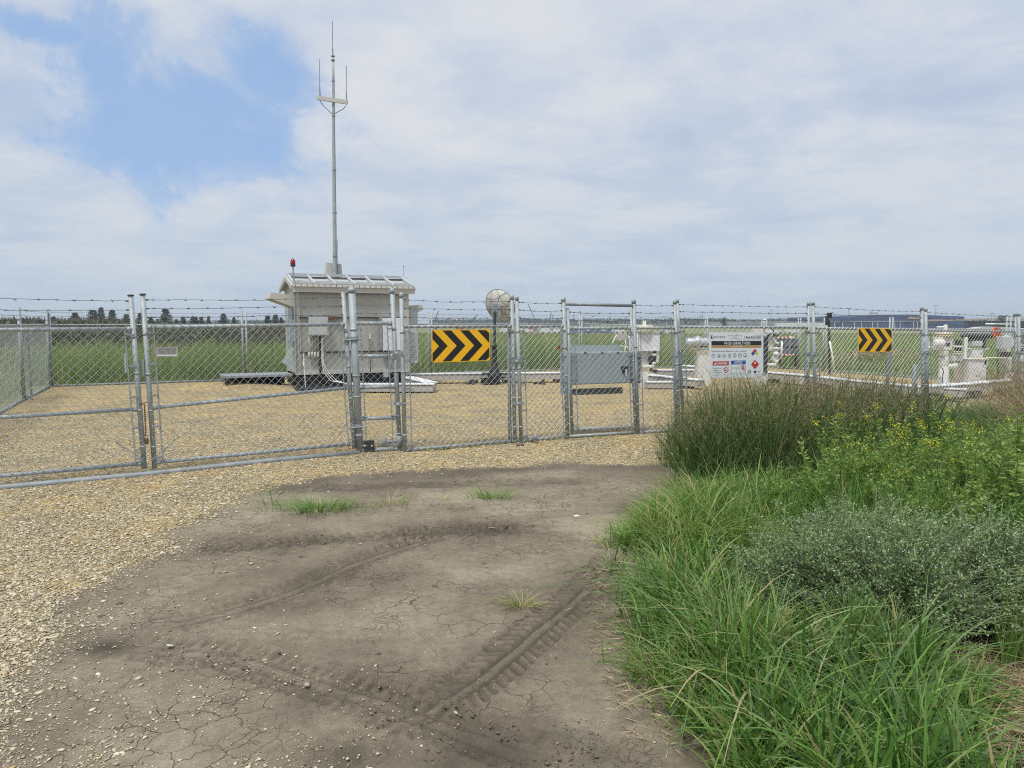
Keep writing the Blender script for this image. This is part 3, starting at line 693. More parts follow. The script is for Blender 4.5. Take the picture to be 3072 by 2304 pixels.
t = panel('fence_panel', 'front fence panel carrying the white site sign', 'fence panel', D1, D2, (1.77, 1.755), (.03, 0), GF); PD = (D1, D2)
def POSTY(tx, ty, bx, Y):
    tp = AT(tx, ty, Y); b = AT(bx, 1250, Y); return (Vector((b.x, Y, g(b.x, Y))), tp)
E1 = POSTY(2439, 908, 2448, 13.2); E2 = POSTY(2765, 924, 2772, 14.35)
clamp(D2, E1, 1.28, t)
t = panel('fence_panel', 'front fence panel carrying the smaller chevron board', 'fence panel', E1, E2, (1.745, 1.70), (0, -.04), GF); PE = (E1, E2)
F1 = POSTY(2777, 927, 2783, 14.42); F2 = POSTY(3045, 942, 3049, 15.75)
clamp(E2, F1, 1.25, t)
for P_ in (E1, F1):
    mb = MB(); p = ptz(P_, .0) + Vector((-.26, .06, 0)); mb.tube(p, p + Vector((-.0, 0, 1.0 if P_ is F1 else .42)), .045, 12); mb.build('stub_post', galvd, t, smooth_=True)
t = panel('fence_panel', 'front fence panel in front of the concrete pier and orange wheel', 'fence panel', F1, F2, (1.69, 1.645), (-.03, -.10), GF)
G1 = POSTY(3056, 942, 3060, 15.8); G2 = (Vector((FR.x - .1, FR.y - .15, g(FR.x, FR.y))), Vector((FR.x - .1, FR.y - .15, 2.0)))
clamp(F1, G1, 1.2, t) if 0 else clamp(F2, G1, 1.2, t)
panel('fence_panel', 'last front fence panel, running out of the right photo edge', 'fence panel', G1, G2, (1.64, 1.58), (-.10, -.12), GF)
# --- side and back fences
def wp(v, top=2.2, lean=0.0): 
    z = g(v.x, v.y); return (Vector((v.x, v.y, z)), Vector((v.x + lean, v.y, z + top)))
GS = 'panels of the left side fence'; GB = 'panels of the back fence'; GR = 'panels of the right side fence'
BLc = Vector((BL.x, BL.y, 0)); S1 = G(72, 1201); S2 = G(-8, 1246); FLc = Vector((FL.x, FL.y, 0))
def seg(a_, b_, label, group, extra=False):
    a_, b_ = Vector((a_.x, a_.y, 0)), Vector((b_.x, b_.y, 0))
    d = (b_ - a_).normalized(); A_, B_ = wp(a_ + d * .06), wp(b_ - d * .06)
    return panel('fence_panel', label, 'fence panel', A_, B_, (A_[0].z + 1.78, B_[0].z + 1.78), (A_[0].z + .04, B_[0].z + .04), group, .033, .022, fine_=False, bars=False, wr=.0028, barstep=.3, caps=False)
seg(FLc + (S2 - FLc) * .5, FLc, 'left side fence panel nearest the double gate', GS)
seg(S2, FLc + (S2 - FLc) * .5, 'left side fence panel second from the double gate', GS)
seg(S1, S2, 'left side fence panel cut by the left photo edge at midheight', GS)
tS = seg(BLc, S1, 'left side fence panel ending at the back corner', GS)
for P_ in (S1,):
    mb = MB(); q = G(95, 1201); mb.tube(q, q + Vector((0, 0, 1.45)), .025, 10); mb.beam(Vector((P_.x, P_.y, .1)), Vector((q.x, q.y, .1)), .05, .03); mb.beam(Vector((P_.x, P_.y, 1.0)), Vector((q.x, q.y, 1.0)), .03, .02); mb.build('brace_post', galvd, tS)
bdir = (Vector((BR.x, BR.y, 0)) - BLc)
bpx = [735, 1291, 1741, 2117, 2286]
def backpt(px):
    X = (px - 1536) / FPX; t_ = (X * BLc.y - BLc.x) / (bdir.x - X * bdir.y); return BLc + bdir * t_
bl = [BLc] + [backpt(p) for p in bpx] + [Vector((BR.x, BR.y, 0))]
bn = ['back fence panel nearest the left corner, spruces above it', 'back fence panel behind the control shed', 'back fence panel behind the satellite dish', 'back fence panel behind the steel lock box', 'back fence panel behind the silver tank', 'short back fence panel at the right back corner']
for i in range(6): seg(bl[i], bl[i + 1], bn[i], GB)
rl = [Vector((BR.x, BR.y, 0)).lerp(Vector((FR.x, FR.y, 0)), f) for f in (0, .13, .22, .42, .7, 1.0)]
rn = ['right side fence panel next to the far back corner', 'right side fence panel behind the white valve stack', 'right side fence panel behind the black camera pole', 'right side fence panel behind the concrete pier', 'right side fence panel nearest the front, at the right edge']
for i in range(5): seg(rl[i], rl[i + 1], rn[i], GR)
# back fence base kerb pipe
mb = MB(); mb.path([Vector((FL.x - .1, FL.y, .02)), S2 + Vector((0, 0, .02)), S1 + Vector((0, 0, .02)), BLc + Vector((0, 0, .02)), bl[1] + Vector((0, 0, .02))], .03, 8)
tag(mb.build('ground_pipe', galvd, None, smooth_=True), 'thin grey pipe along the foot of the left and back fence', 'pipe')

# ------------------------------------------------------------------ signs
def text_mesh(mb, body, P0, ex, ez, size, align='LEFT', width=None, bold=0.0, shear=0.0, n_off=None):
    cu = bpy.data.curves.new('t', 'FONT'); cu.body = body; cu.size = 1.0; cu.offset = bold; cu.shear = shear; cu.resolution_u = 3
    o = bpy.data.objects.new('t', cu); COL.objects.link(o); dg = bpy.context.evaluated_depsgraph_get()
    me = bpy.data.meshes.new_from_object(o.evaluated_get(dg)); xs = [v.co.x for v in me.vertices]
    if xs:
        x0, x1 = min(xs), max(xs); sx = size if width is None else width / (x1 - x0)
        ox = {'LEFT': x0, 'CENTER': (x0 + x1) / 2, 'RIGHT': x1}[align]
        mb.add([P0 + ex * ((v.co.x - ox) * sx) + ez * (v.co.y * size) for v in me.vertices], [tuple(p.vertices) for p in me.polygons])
    bpy.data.objects.remove(o); bpy.data.meshes.remove(me); bpy.data.curves.remove(cu)
class Board:
    """rectangle on a fence panel: s in 0..W (right), t in 0..H (up)"""
    def __init__(s, name, label, cat, pan, px0, px1, pyt, pyb, back, off=.05, edge=.03, th=.004, group=None, tilt=0.0):
        A, B = pan; D = (B[0] - A[0]); D = Vector((D.x, D.y, 0)).normalized(); N = Vector((D.y, -D.x, 0)); N = N if N.y < 0 else -N
        P0 = A[0] + N * off
        tl, bl_, tr_, br_ = ONPL(px0, pyt[0], P0, D), ONPL(px0, pyb[0], P0, D), ONPL(px1, pyt[1], P0, D), ONPL(px1, pyb[1], P0, D)
        s.O = Vector(bl_); ez = ((tl - bl_) + (tr_ - br_)) / 2; ex = ((tr_ - tl) + (br_ - bl_)) / 2
        s.O = (tl + bl_ + tr_ + br_) / 4 - ex / 2 - ez / 2
        s.W, s.H = ex.length, ez.length; s.ex, s.ez, s.N = ex.normalized(), ez.normalized(), N
        s.root = thing(name, label, cat, tuple(s.O), 0, group)
        pts = s.round(0, 0, s.W, s.H, edge, -.0)
        mb = MB(); mb.prism(pts, -N * th); mb.build('panel', back, s.root)
    def P(s, a_, b_, o=0.0): return s.O + s.ex * a_ + s.ez * b_ + s.N * o
    def round(s, x0, y0, x1, y1, r, o):
        pts = []
        for cx, cy, a0 in ((x1 - r, y1 - r, 0), (x0 + r, y1 - r, 90), (x0 + r, y0 + r, 180), (x1 - r, y0 + r, 270)):
            for k in range(5): a_ = math.radians(a0 + 22.5 * k); pts.append(s.P(cx + r * math.cos(a_), cy + r * math.sin(a_), o))
        return pts
    def poly(s, pts, o=.0008): return [s.P(x, y, o) for x, y in pts]
def clipx(poly, x0, x1):
    for lim, sg in ((x0, 1), (x1, -1)):
        out = []
        for i in range(len(poly)):
            a_, b_ = poly[i], poly[(i + 1) % len(poly)]; ia, ib = sg * (a_[0] - lim) >= 0, sg * (b_[0] - lim) >= 0
            if ia: out.append(a_)
            if ia != ib: f = (lim - a_[0]) / (b_[0] - a_[0]); out.append((lim, a_[1] + f * (b_[1] - a_[1])))
        poly = out
        if not poly: return []
    return poly
def chevron(label, pan, px0, px1, pyt, pyb):
    b = Board('chevron_sign', label, 'road sign', pan, px0, px1, pyt, pyb, yel, edge=.035, group='yellow and black chevron boards')
    mb = MB(); W_, H_ = b.W, b.H; mg = .012
    for a_ in (-.122, .178, .478, .778):
        for up in (1, -1):
            q = [(a_, 1), (a_ + .147, 1), (a_ + .389, .5), (a_ + .242, .5)]
            q = [(x, y if up > 0 else 1 - y) for x, y in q]
            q = clipx(q, mg / W_, 1 - mg / W_)
            q = [(x, min(max(y, mg / H_), 1 - mg / H_)) for x, y in q]
            if len(q) >= 3:
                pts = b.poly([(x * W_, y * H_) for x, y in q], .0015)
                mb.add(pts, [tuple(range(len(pts)))])
    mb.build('chevrons', blk, b.root)
    mb = MB()
    for s_ in (.12, .5, .88):
        for t_ in (.06, .94): mb.lathe(b.P(s_ * W_, t_ * H_, .001), [(.007, 0), (.004, .004)], 8, b.N)
    mb.build('bolt', galvd, b.root)
chevron('larger chevron board on the fence beside the satellite dish', PA, 1295, 1470, (990, 987), (1087, 1083))
chevron('smaller chevron board near the navy warehouse, toward the right', PE, 2575, 2676, (984, 985), (1055, 1057))
mb = MB(); c = AT(2665, 1110, E1[0].y + .9); mb.tube(Vector((c.x, c.y, g(c.x, c.y))), Vector((c.x, c.y, 1.35)), .03, 10)
tag(mb.build('sign_post', galvd, None, smooth_=True), 'short grey steel post standing under the smaller chevron board', 'post')
# big site sign
b = Board('site_sign', 'large white valve site sign with hazard diamonds and danger panel', 'sign', PD, 2127, 2290, (996, 998), (1136, 1131), signw, off=.06, edge=.03)
W_, H_ = b.W, b.H
def U(x, y): return ((x - 145) / 1610 * W_, (1 - (y - 155) / 1370) * H_)      # zoom-picture coordinates to board
def rect(mb, x0, y0, x1, y1, o=.001): 
    (a_, b2), (c_, d_) = U(x0, y1), U(x1, y0); pts = b.poly([(a_, b2), (c_, b2), (c_, d_), (a_, d_)], o); mb.add(pts, [(0, 1, 2, 3)])
def pol(mb, pts, o=.001): q = b.poly([U(*p) for p in pts], o); mb.add(q, [tuple(range(len(q)))])
def ring(mb, x, y, r, wd, o=.0014, n=28):
    cx, cy = U(x, y); k = W_ / 1610; vs = []
    for rr_ in (r, r - wd): vs += [b.P(cx + rr_ * k * math.cos(2 * math.pi * i / n), cy + rr_ * k * math.sin(2 * math.pi * i / n), o) for i in range(n)]
    mb.add(vs, [(i, (i + 1) % n, n + (i + 1) % n, n + i) for i in range(n)])
def txt(mb, s_, x, y, hgt, align='CENTER', width=None, o=.002, **kw):
    cx, cy = U(x, y); kw.setdefault('bold', 0.0)
    text_mesh(mb, s_, b.P(cx, cy, o), b.ex, b.ez, hgt / 1370 * H_ / .69, align, None if width is None else width / 1610 * W_, **kw)
mb = MB(); rect(mb, 215, 415, 1695, 540); mb.build('title_band', signk, b.root)
mb = MB(); rect(mb, 215, 540, 1695, 620); mb.build('subtitle_band', signt, b.root)
mb = MB(); rect(mb, 248, 1018, 722, 1135); pol(mb, [(1500, 645), (1555, 715), (1500, 785), (1440, 715)]); pol(mb, [(1500, 980), (1622, 1125), (1500, 1275), (1380, 1125)]); mb.build('red_panel', signr, b.root)
mb = MB(); rect(mb, 782, 1003, 1222, 1118); pol(mb, [(1437, 720), (1500, 790), (1437, 865), (1380, 795)]); mb.build('blue_panel', signb, b.root)
mb = MB(); pol(mb, [(1560, 722), (1615, 795), (1560, 865), (1503, 795)]); mb.build('yellow_diamond', signy, b.root)
mb = MB(); txt(mb, 'VS-25 (GRHLT-020)', 965, 517, 80, width=785, bold=.02); txt(mb, 'VALVE SITE', 965, 605, 48, width=290, bold=.01)
txt(mb, 'DANGER', 520, 1112, 66, width=320, bold=.03); pol(mb, [(285, 1115), (352, 1115), (318, 1045)], .0018); txt(mb, 'NOTICE', 1003, 1092, 66, width=240, bold=.03, shear=.3)
pol(mb, [(1500, 1030), (1530, 1080), (1518, 1110), (1482, 1110), (1470, 1080)], .0018)
mb.build('white_lettering', white, b.root)
mb = MB(); txt(mb, 'SOUTHBOW', 288, 318, 48, 'LEFT', 325); txt(mb, '1-866-920-0007', 1695, 335, 62, 'RIGHT', 525, bold=.015)
txt(mb, 'Grand Rapids Pipeline GP Ltd', 905, 268, 26, width=410); txt(mb, 'In case of', 905, 308, 16, width=120); txt(mb, 'Operated by South Bow Canada', 905, 342, 18, width=290); txt(mb, 'In an emergency call', 1575, 246, 20, width=240)
txt(mb, 'Latitude 55.000000   Longitude 110.00', 1310, 388, 20, width=770) if 0 else txt(mb, 'Call before you dig or cross this site', 1310, 388, 22, width=770)
txt(mb, 'Personal Protective Equipment on site as required', 730, 735, 42, width=1020)
txt(mb, 'No Smoking,', 275, 1235, 32, 'LEFT', 235); txt(mb, 'Matches or', 275, 1300, 32, 'LEFT', 215); txt(mb, 'Open Flames', 275, 1362, 32, 'LEFT', 245)
txt(mb, 'NO TRESPASSING', 805, 1240, 26, 'LEFT', 240); txt(mb, '1', 1437, 825, 44); txt(mb, '0', 1560, 825, 50, bold=.02); txt(mb, '0', 1500, 1245, 30)
ico = [[(245, 850), (270, 815), (295, 850)], [(400, 870), (430, 870), (430, 815), (452, 830), (452, 882), (400, 882)], None, [(722, 825), (745, 820), (765, 885), (742, 890)], None, [(1035, 815), (1060, 815), (1052, 890), (1042, 890)], [(1178, 880), (1203, 835), (1228, 880)]]
for k, x in enumerate((270, 430, 587, 742, 895, 1048, 1203)):
    ring(mb, x, 855 if k < 4 else 845, 52, 7)
    if ico[k]: pol(mb, ico[k], .0016)
    elif k == 2: ring(mb, x - 18, 855, 16, 5); ring(mb, x + 18, 855, 16, 5)
    else: ring(mb, x, 845, 26, 8)
ring(mb, 1335, 1350, 40, 14); rect(mb, 1470, 1320, 1535, 1385, .0014); txt(mb, 'ERAP', 1625, 1365, 30, width=80)
for y0 in (1140, 1425): rect(mb, 255, y0, 720, y0 + 5)
for x0 in (250, 718): rect(mb, x0, 1140, x0 + 5, 1425)
for y0 in (1405,): rect(mb, 790, y0, 1220, y0 + 5)
for x0 in (788, 1218): rect(mb, x0, 1120, x0 + 5, 1405)
txt(mb, 'Violators will be fined', 800, 1385, 18, 'LEFT', 170); txt(mb, 'Site 25', 1195, 1385, 18, 'RIGHT', 150)
mb.build('dark_lettering', signk, b.root)
mb = MB(); ring(mb, 235, 300, 42, 10); pol(mb, [(205, 300), (225, 262), (240, 300), (225, 345)], .0016); mb.build('emblem', signk, b.root)
mb = MB(); ring(mb, 635, 1280, 70, 14, .0018); ring(mb, 1142, 1222, 66, 13, .0018)
pol(mb, [(588, 1240), (600, 1228), (684, 1322), (672, 1334)], .002); pol(mb, [(1095, 1185), (1107, 1173), (1190, 1262), (1178, 1274)], .002); mb.build('prohibition_ring', signr, b.root)
mb = MB(); rect(mb, 590, 1285, 672, 1300, .0016); pol(mb, [(1130, 1180), (1155, 1180), (1165, 1262), (1120, 1262)], .0016); mb.build('pictogram', signk, b.root)
mb = MB()
for (x, y) in ((187, 232), (965, 222), (1707, 218), (228, 1482), (988, 1455), (1720, 1430)): cx, cy = U(x, y); mb.lathe(b.P(cx, cy, .001), [(.008, 0), (.005, .005)], 8, b.N)
mb.build('bolt', galvd, b.root)
# small faded plate on the gate leaf
b = Board('notice_plate', 'small faded notice plate hung on the right gate leaf', 'sign', (RPL, RPR), 469, 534, (1041, 1041), (1070, 1070), pinkg, off=.05, edge=.012)
mb = MB()
for k in range(6):
    y = b.H * (.84 - k * .105); text_mesh(mb, random.choice(['Authorised persons only', 'Keep this gate closed', 'Report to site office', 'No entry past this gate']), b.P(b.W * .5, y, .001), b.ex, b.ez, .022, 'CENTER', b.W * .8)
mb.build('lettering', signg, b.root)
mb = MB(); pts = b.poly([(b.W * .04, b.H * .06), (b.W * .96, b.H * .06), (b.W * .96, b.H * .2), (b.W * .04, b.H * .2)], .001); mb.add(pts, [(0, 1, 2, 3)]); mb.build('white_strip', white, b.root)

# ------------------------------------------------------------------ control shed
HA = Vector((-5.92, 19.9, 0)); HRZ = math.atan2(CU.y, CU.x)
def HL(px, py, v=0.0):
    """photo pixel -> shed local coordinates (u, v, z) on the plane v"""
    p = ONPL(px, py, HA + CV * v, CU); r_ = p - HA; return Vector((r_.dot(CU), v, p.z))
h = thing('control_shed', 'beige metal control shed on a dark skid, pale racked roof', 'shed', tuple(HA), HRZ)
def hp(name, mb, m, par=None, **k): return mb.build(name, m, par or h, world=False, **k)
LW, DP, ZB, ZE, ZR = 3.12, 2.15, .40, 2.84, 3.12
mb = MB(); mb.prism([(0, 0, ZB), (0, 0, ZE), (0, DP / 2, ZR), (0, DP, ZE), (0, DP, ZB)], (LW, 0, 0)); wall = hp('wall', mb, beige)
mb = MB()
for u in (.35, .62, .95, 1.28, 1.62, 1.95, 2.3, 2.62, 2.9): mb.box((u, -.003, (ZB + ZE) / 2 - .05), (.012, .012, ZE - ZB - .15))
hp('seam', mb, beiged, wall)
for u in (.0, LW):
    mb = MB(); mb.box((u, -.012, (ZB + ZE) / 2), (.16 if u == 0 else .14, .03, ZE - ZB)); hp('corner_trim', mb, beiged, wall)
mb = MB(); mb.box((-.012, .09, (ZB + ZE) / 2), (.03, .16, ZE - ZB)); hp('corner_trim', mb, beiged, wall)
mb = MB(); mb.box((LW / 2, -.02, ZB + .05), (LW + .1, .06, .10)); hp('base_channel', mb, beiged, wall)
# roof
sl = math.atan2(ZR - ZE, DP / 2); ov = .14
mb = MB(); z0 = ZE - ov * math.tan(sl)
mb.prism([(-.10, -ov, z0 - .02), (-.10, DP / 2, ZR - .02), (-.10, DP + ov, z0 - .02), (-.10, DP + ov, z0 + .05), (-.10, DP / 2, ZR + .05), (-.10, -ov, z0 + .05)], (LW + .30, 0, 0)); roof = hp('roof', mb, roofm)
def sp(u, k, dz=0.0): return Vector((u, -ov + k * (DP / 2 + ov), z0 + .05 + k * (ZR - z0) + dz))
mb = MB(); nr = 7
for i in range(nr): u = -.07 + i * (LW + .24) / (nr - 1); mb.beam(sp(u, .04, .05), sp(u, 1.0, .05), .055, .06)
mb.beam(sp(-.10, .98, .06), sp(LW + .18, .98, .06), .07, .07); mb.beam(sp(-.10, .18, .05), sp(LW + .18, .18, .05), .05, .07); hp('rack_frame', mb, mat('rack_grey', (.50, .52, .53), .5, .1, .08, 5), roof)
mb = MB()
for i in range(nr - 1): u = -.07 + (i + .07) * (LW + .24) / (nr - 1); u2 = -.07 + (i + .93) * (LW + .24) / (nr - 1); mb.beam(sp(u, .82, .03), sp(u2, .82, .03), .12, .02)
hp('rack_gap', mb, dark, roof)
mb = MB(); mb.box((LW / 2 + .05, -ov - .012, z0 - .055), (LW + .32, .03, .15)); hp('fascia', mb, beiged, roof)
mb = MB(); mb.box((LW / 2 + .05, -ov - .035, z0 + .055), (LW + .30, .08, .07)); hp('gutter', mb, mat('dull_white', (.60, .60, .58), .5, 0, .1, 9), roof)
mb = MB()
for i in range(22): u = -.06 + i * (LW + .22) / 21; mb.box((u, -ov - .078, z0 + .055), (.010, .008, .06))
hp('gutter_bracket', mb, dark, roof)
for s_ in (0, 1):
    mb = MB(); u = -.12 if s_ == 0 else LW + .22
    mb.beam((u, -ov, z0), (u, DP / 2, ZR + .0), .05, .12); mb.beam((u, DP / 2, ZR + .0), (u, DP + ov, z0), .05, .12); hp('barge_board', mb, beiged, roof)
# hoods at both ends
def hood(u, v0, v1, zt, L, sgn, nm='door_hood'):
    mb = MB(); mb.prism([(u, v0, zt), (u + sgn * L, v0, zt + .06), (u + sgn * (L + .05), v0, zt - .10), (u + sgn * L * .8, v0, zt - .16), (u, v0, zt - .34)], (0, v1 - v0, 0)); return hp(nm, mb, beiged)
hood(-.02, .1, 1.2, 2.60, .62, -1)
hood(LW + .02, .25, 1.4, 2.32, .55, 1)
p0 = HL(1258, 934, .4); p1 = HL(1258, 1088, .4)
mb = MB(); mb.box((LW + .22, .55, (p0.z + p1.z) / 2), (.40, .7, p0.z - p1.z)); ac = hp('air_conditioner', mb, greyb, bevel=.01)
mb = MB(); q = HL(1240, 990, .2); mb.box((LW + .22, .195, q.z), (.30, .008, .16)); hp('rating_label', mb, white, ac)
mb = MB()
for k in range(9): mb.box((LW + .22, .197, p1.z + .12 + k * .05), (.32, .006, .008))
hp('louver', mb, galvd, ac)
# rooftop ventilator
q0 = HL(975, 787, DP * .62); q1 = HL(1029, 825, DP * .62)
mb = MB(); mb.prism([(q0.x, DP * .62, ZR - .15), (q0.x + .07, DP * .62, q0.z), (q1.x - .04, DP * .62, q0.z - .04), (q1.x, DP * .62, ZR - .15)], (0, .35, 0)); hp('roof_ventilator', mb, beiged)
# unistrut rails on the front wall
def rail(px0, px1, py, nm='wall_rail', d_=.03):
    a_, b_ = HL(px0, py), HL(px1, py); mb = MB(); mb.box(((a_.x + b_.x) / 2, -d_, (a_.z + b_.z) / 2), (b_.x - a_.x, .035, .035)); return hp(nm, mb, dark if py > 900 else galvd, wall)
rail(897, 1206, 882); rail(897, 1206, 953); rail(900, 1206, 1055); rail(912, 965, 1115); rail(1094, 1206, 1115)
def fbox(nm, px0, py0, px1, py1, dep, m, par=None, v=0.0, bev=.008):
    a_, b_ = HL(px0, py0, v), HL(px1, py1, v); mb = MB(); mb.box(((a_.x + b_.x) / 2, v - dep / 2 - .03, (a_.z + b_.z) / 2), (b_.x - a_.x, dep, a_.z - b_.z)); return hp(nm, mb, m, par, bevel=bev)
jb = fbox('junction_box', 923, 952, 981, 1006, .2, greyb); fbox('box_lid', 926, 954, 980, 1004, .015, greyb, jb, -.205, .004)
fbox('mast_bracket', 981, 949, 1016, 957, .08, rust)
wc = fbox('white_cabinet', 1141, 954, 1203, 1050, .22, whiteb); fbox('cabinet_side', 1134, 952, 1141, 1050, .2, galvd, wc); fbox('cabinet_label', 1166, 957, 1176, 964, .012, white, wc, -.22, 0)
for x in (926, 935, 943.5, 952.5):
    a_, b_, c_ = HL(x, 1008), HL(x, 1055), HL(x, 1074); mb = MB(); mb.tube((a_.x, -.08, a_.z), (b_.x, -.08, b_.z), .016, 8); mb.lathe((b_.x, -.08, c_.z), [(.012, 0), (.034, .03), (.034, b_.z - c_.z - .02), (.016, b_.z - c_.z)], 10); hp('conduit', mb, beiged, smooth_=True)
a_, b_ = HL(958, 1008), HL(958, 1133); mb = MB(); mb.box((a_.x, -.045, (a_.z + b_.z) / 2), (.06, .03, a_.z - b_.z)); hp('cable_channel', mb, dark)
mb = MB()
for k in range(3):
    a_ = HL(962 + k, 1014); pts = [(a_.x + k * .012, -.09, a_.z), (a_.x + k * .012, -.09, .75), (a_.x + .05 + k * .05, -.12, .45), (a_.x + .2 + k * .08, -.2, .22), (a_.x + .6, -.35, .14), (a_.x + 1.0, -.45, .18)]; mb.path(pts, .010, 6)
hp('cable', mb, white)
a_, b_, c_ = HL(1108, 1000), HL(1108, 1017), HL(1108, 1120); mb = MB(); mb.tube((a_.x, -.07, b_.z), (a_.x, -.07, a_.z), .02, 8); hp('sensor', mb, white)
mb = MB(); mb.tube((a_.x, -.05, c_.z), (a_.x, -.05, b_.z), .010, 6); hp('sensor_cable', mb, black)
a_, b_ = HL(1165, 1066), HL(1168, 1095); mb = MB(); mb.lathe((b_.x, -.1, b_.z), [(.02, 0), (.045, .03), (.045, .22), (.02, a_.z - b_.z)], 10); hp('horn', mb, beiged, smooth_=True)
a_, b_ = HL(1152, 1130), HL(1160, 1140); mb = MB(); mb.box((a_.x, -.2, .38), (.14, .05, .22)); mb.box((a_.x + .2, -.2, .44), (.35, .02, .02)); hp('hanging_plate', mb, greyb)
# left gable: door, conduit, bracket
mb = MB(); mb.box((-.02, 1.05, 1.45), (.04, .95, 2.0)); dr = hp('door', mb, greyb)
mb = MB(); mb.tube((-.05, .7, 1.35), (-.12, .7, 1.35), .03, 8); hp('handle', mb, dark, dr)
mb = MB(); mb.tube((-.06, -.06, .5), (-.06, -.06, 3.1), .018, 8); mb.tube((.03, -.1, .45), (.03, -.1, 2.4), .015, 8); hp('gable_conduit', mb, galvd)
mb = MB(); mb.box((-.1, .3, 1.62), (.18, .30, .60)); hp('meter_box', mb, mat('blue_grey_box', (.30, .35, .42), .5), bevel=.01)
mb = MB(); mb.beam((-.12, .1, 1.15), (-.36, .1, .72), .04, .12); hp('lean_bracket', mb, greyb)
# skid beams, plus a dark block painting the shadow under the shed
mb = MB(); mb.box((LW / 2, .12, .22), (LW, .14, .34)); mb.box((LW / 2, DP - .12, .22), (LW, .14, .34))
for k in range(6): mb.box((.15 + k * (LW - .3) / 5, DP / 2, .26), (.12, DP, .24))
mb.box((LW / 2, DP / 2 + .3, .2), (LW - .1, DP - .8, .36))  # solid dark filler in place of the shadow between the beams
hp('skid_beam_shadow', mb, dark)
mb = MB(); mb.box((1.45, -.35, .05), (3.2, .9, .07)); hp('rubber_mat', mb, black, bevel=.02)
# landing at left
mb = MB(); mb.box((-1.0, 1.1, .355), (1.85, 1.1, .06)); ld = hp('landing', mb, galvd)
mb = MB()
for uu in (-1.7, -1.0, -.3): mb.box((uu, 1.25, .16), (.12, .7, .32))
mb.box((-1.0, 1.5, .17), (1.6, .1, .3)); hp('landing_beam', mb, dark, ld)

# beacon
q = HL(879, 800, .35); r0 = HL(880, 850, .35); P = HA + CU * q.x + CV * .35
bc = thing('beacon_lamp', 'red beacon lamp on a short pole at the shed roof corner', 'beacon', (P.x, P.y, r0.z))
mb = MB(); mb.tube((P.x, P.y, r0.z - .2), (P.x, P.y, q.z), .018, 8); mb.build('pole', galvd, bc)
mb = MB(); mb.lathe((P.x, P.y, q.z), [(.045, 0), (.07, .02), (.07, .045), (.055, .06)], 14); mb.build('base', dark, bc)
mb = MB(); mb.lathe((P.x, P.y, q.z + .055), [(.065, 0), (.068, .06), (.06, .12), (.03, .165), (.008, .18)], 16); mb.build('lens', red, bc, smooth_=True)
# whip aerial on the shed
q = HL(1211, 798, 1.0); r0 = HL(1211, 840, 1.0); P = HA + CU * q.x + CV * 1.0
mb = MB(); mb.tube((P.x, P.y, r0.z - .1), (P.x, P.y, q.z), .008, 6); mb.tube((P.x - .12, P.y, r0.z + .06), (P.x + .12, P.y, r0.z + .06), .008, 6); mb.lathe((P.x, P.y, q.z - .02), [(.02, 0), (.02, .03)], 8)
tag(mb.build('whip_aerial', galvd), 'tiny thin aerial rising at the right end of the shed roof', 'aerial')
# mast
MY = 19.55; M0 = G(1009, 1152); MY = M0.y
ms = thing('radio_mast', 'very tall thin grey mast with three whip aerials beside the shed', 'mast', (M0.x, MY, 0))
def MA(px, py): return AT(px, py, MY)
mpts = [(1009, 1150), (1007, 1000), (1005, 800), (1003, 600), (1001, 400), (1000, 240), (999, 175)]
mb = MB(); P3 = [MA(*p) for p in mpts]; P3[0].z = .0; mb.path(P3, [.075, .072, .062, .055, .045, .036, .033], 12); mb.build('pole', galv, ms, smooth_=True)
mb = MB()
for py, r_ in ((1118, .12), (1040, .09), (900, .08), (770, .075), (640, .066), (512, .06), (350, .052), (245, .045)): c = MA(1009 - (1150 - py) * .0103, py); mb.tube(c, c + Vector((0, 0, .035)), r_, 12)
for py in (170, 182): c = MA(999, py); mb.tube(c, c + Vector((0, 0, .025)), .055, 10)
mb.build('collar', galvd, ms)
mb = MB(); mb.tube(MA(999, 172), MA(998, 146), .018, 8); mb.tube(MA(998, 146), MA(997, 64), .011, 6); mb.build('aerial', galvd, ms)
ca, cb_ = MA(954, 295), MA(1044, 309)
mb = MB(); mb.beam(ca + Vector((0, -.06, 0)), cb_ + Vector((0, -.06, 0)), .07, .11); mb.build('crossarm', beiged, ms)
for x0, yb, ym, yt in ((959, 288, 262, 178), (1039, 304, 277, 197)):
    mb = MB(); mb.tube(MA(x0 + 1, yb), MA(x0, ym), .018, 8); mb.tube(MA(x0, ym), MA(x0, yt), .010, 6); mb.build('aerial', galvd, ms)
mb = MB(); mb.path([MA(959, 300), MA(968, 316), MA(985, 331), MA(997, 343)], .009, 6); mb.path([MA(1038, 316), MA(1030, 327), MA(1015, 335), MA(1004, 341)], .009, 6); mb.build('cable', dark, ms)
mb = MB(); mb.path([MA(1011, y) + Vector((.02 if y % 80 else .035, -.06, 0)) for y in range(720, 1060, 40)], .006, 5); mb.build('down_cable', black, ms)
# white test post before the shed
P = G(917, 1170); tp = thing('test_post', 'thin white plastic post with capped top before the shed', 'post', tuple(P))
mb = MB(); mb.tube(P, Vector((P.x - .03, P.y, 1.85 - .83)), .014, 8); mb.build('post', white, tp)
mb = MB(); z = AT(913, 1098, P.y).z; mb.tube((P.x - .03, P.y, z), (P.x - .035, P.y, z + .17), .028, 10); mb.build('cap', white, tp)

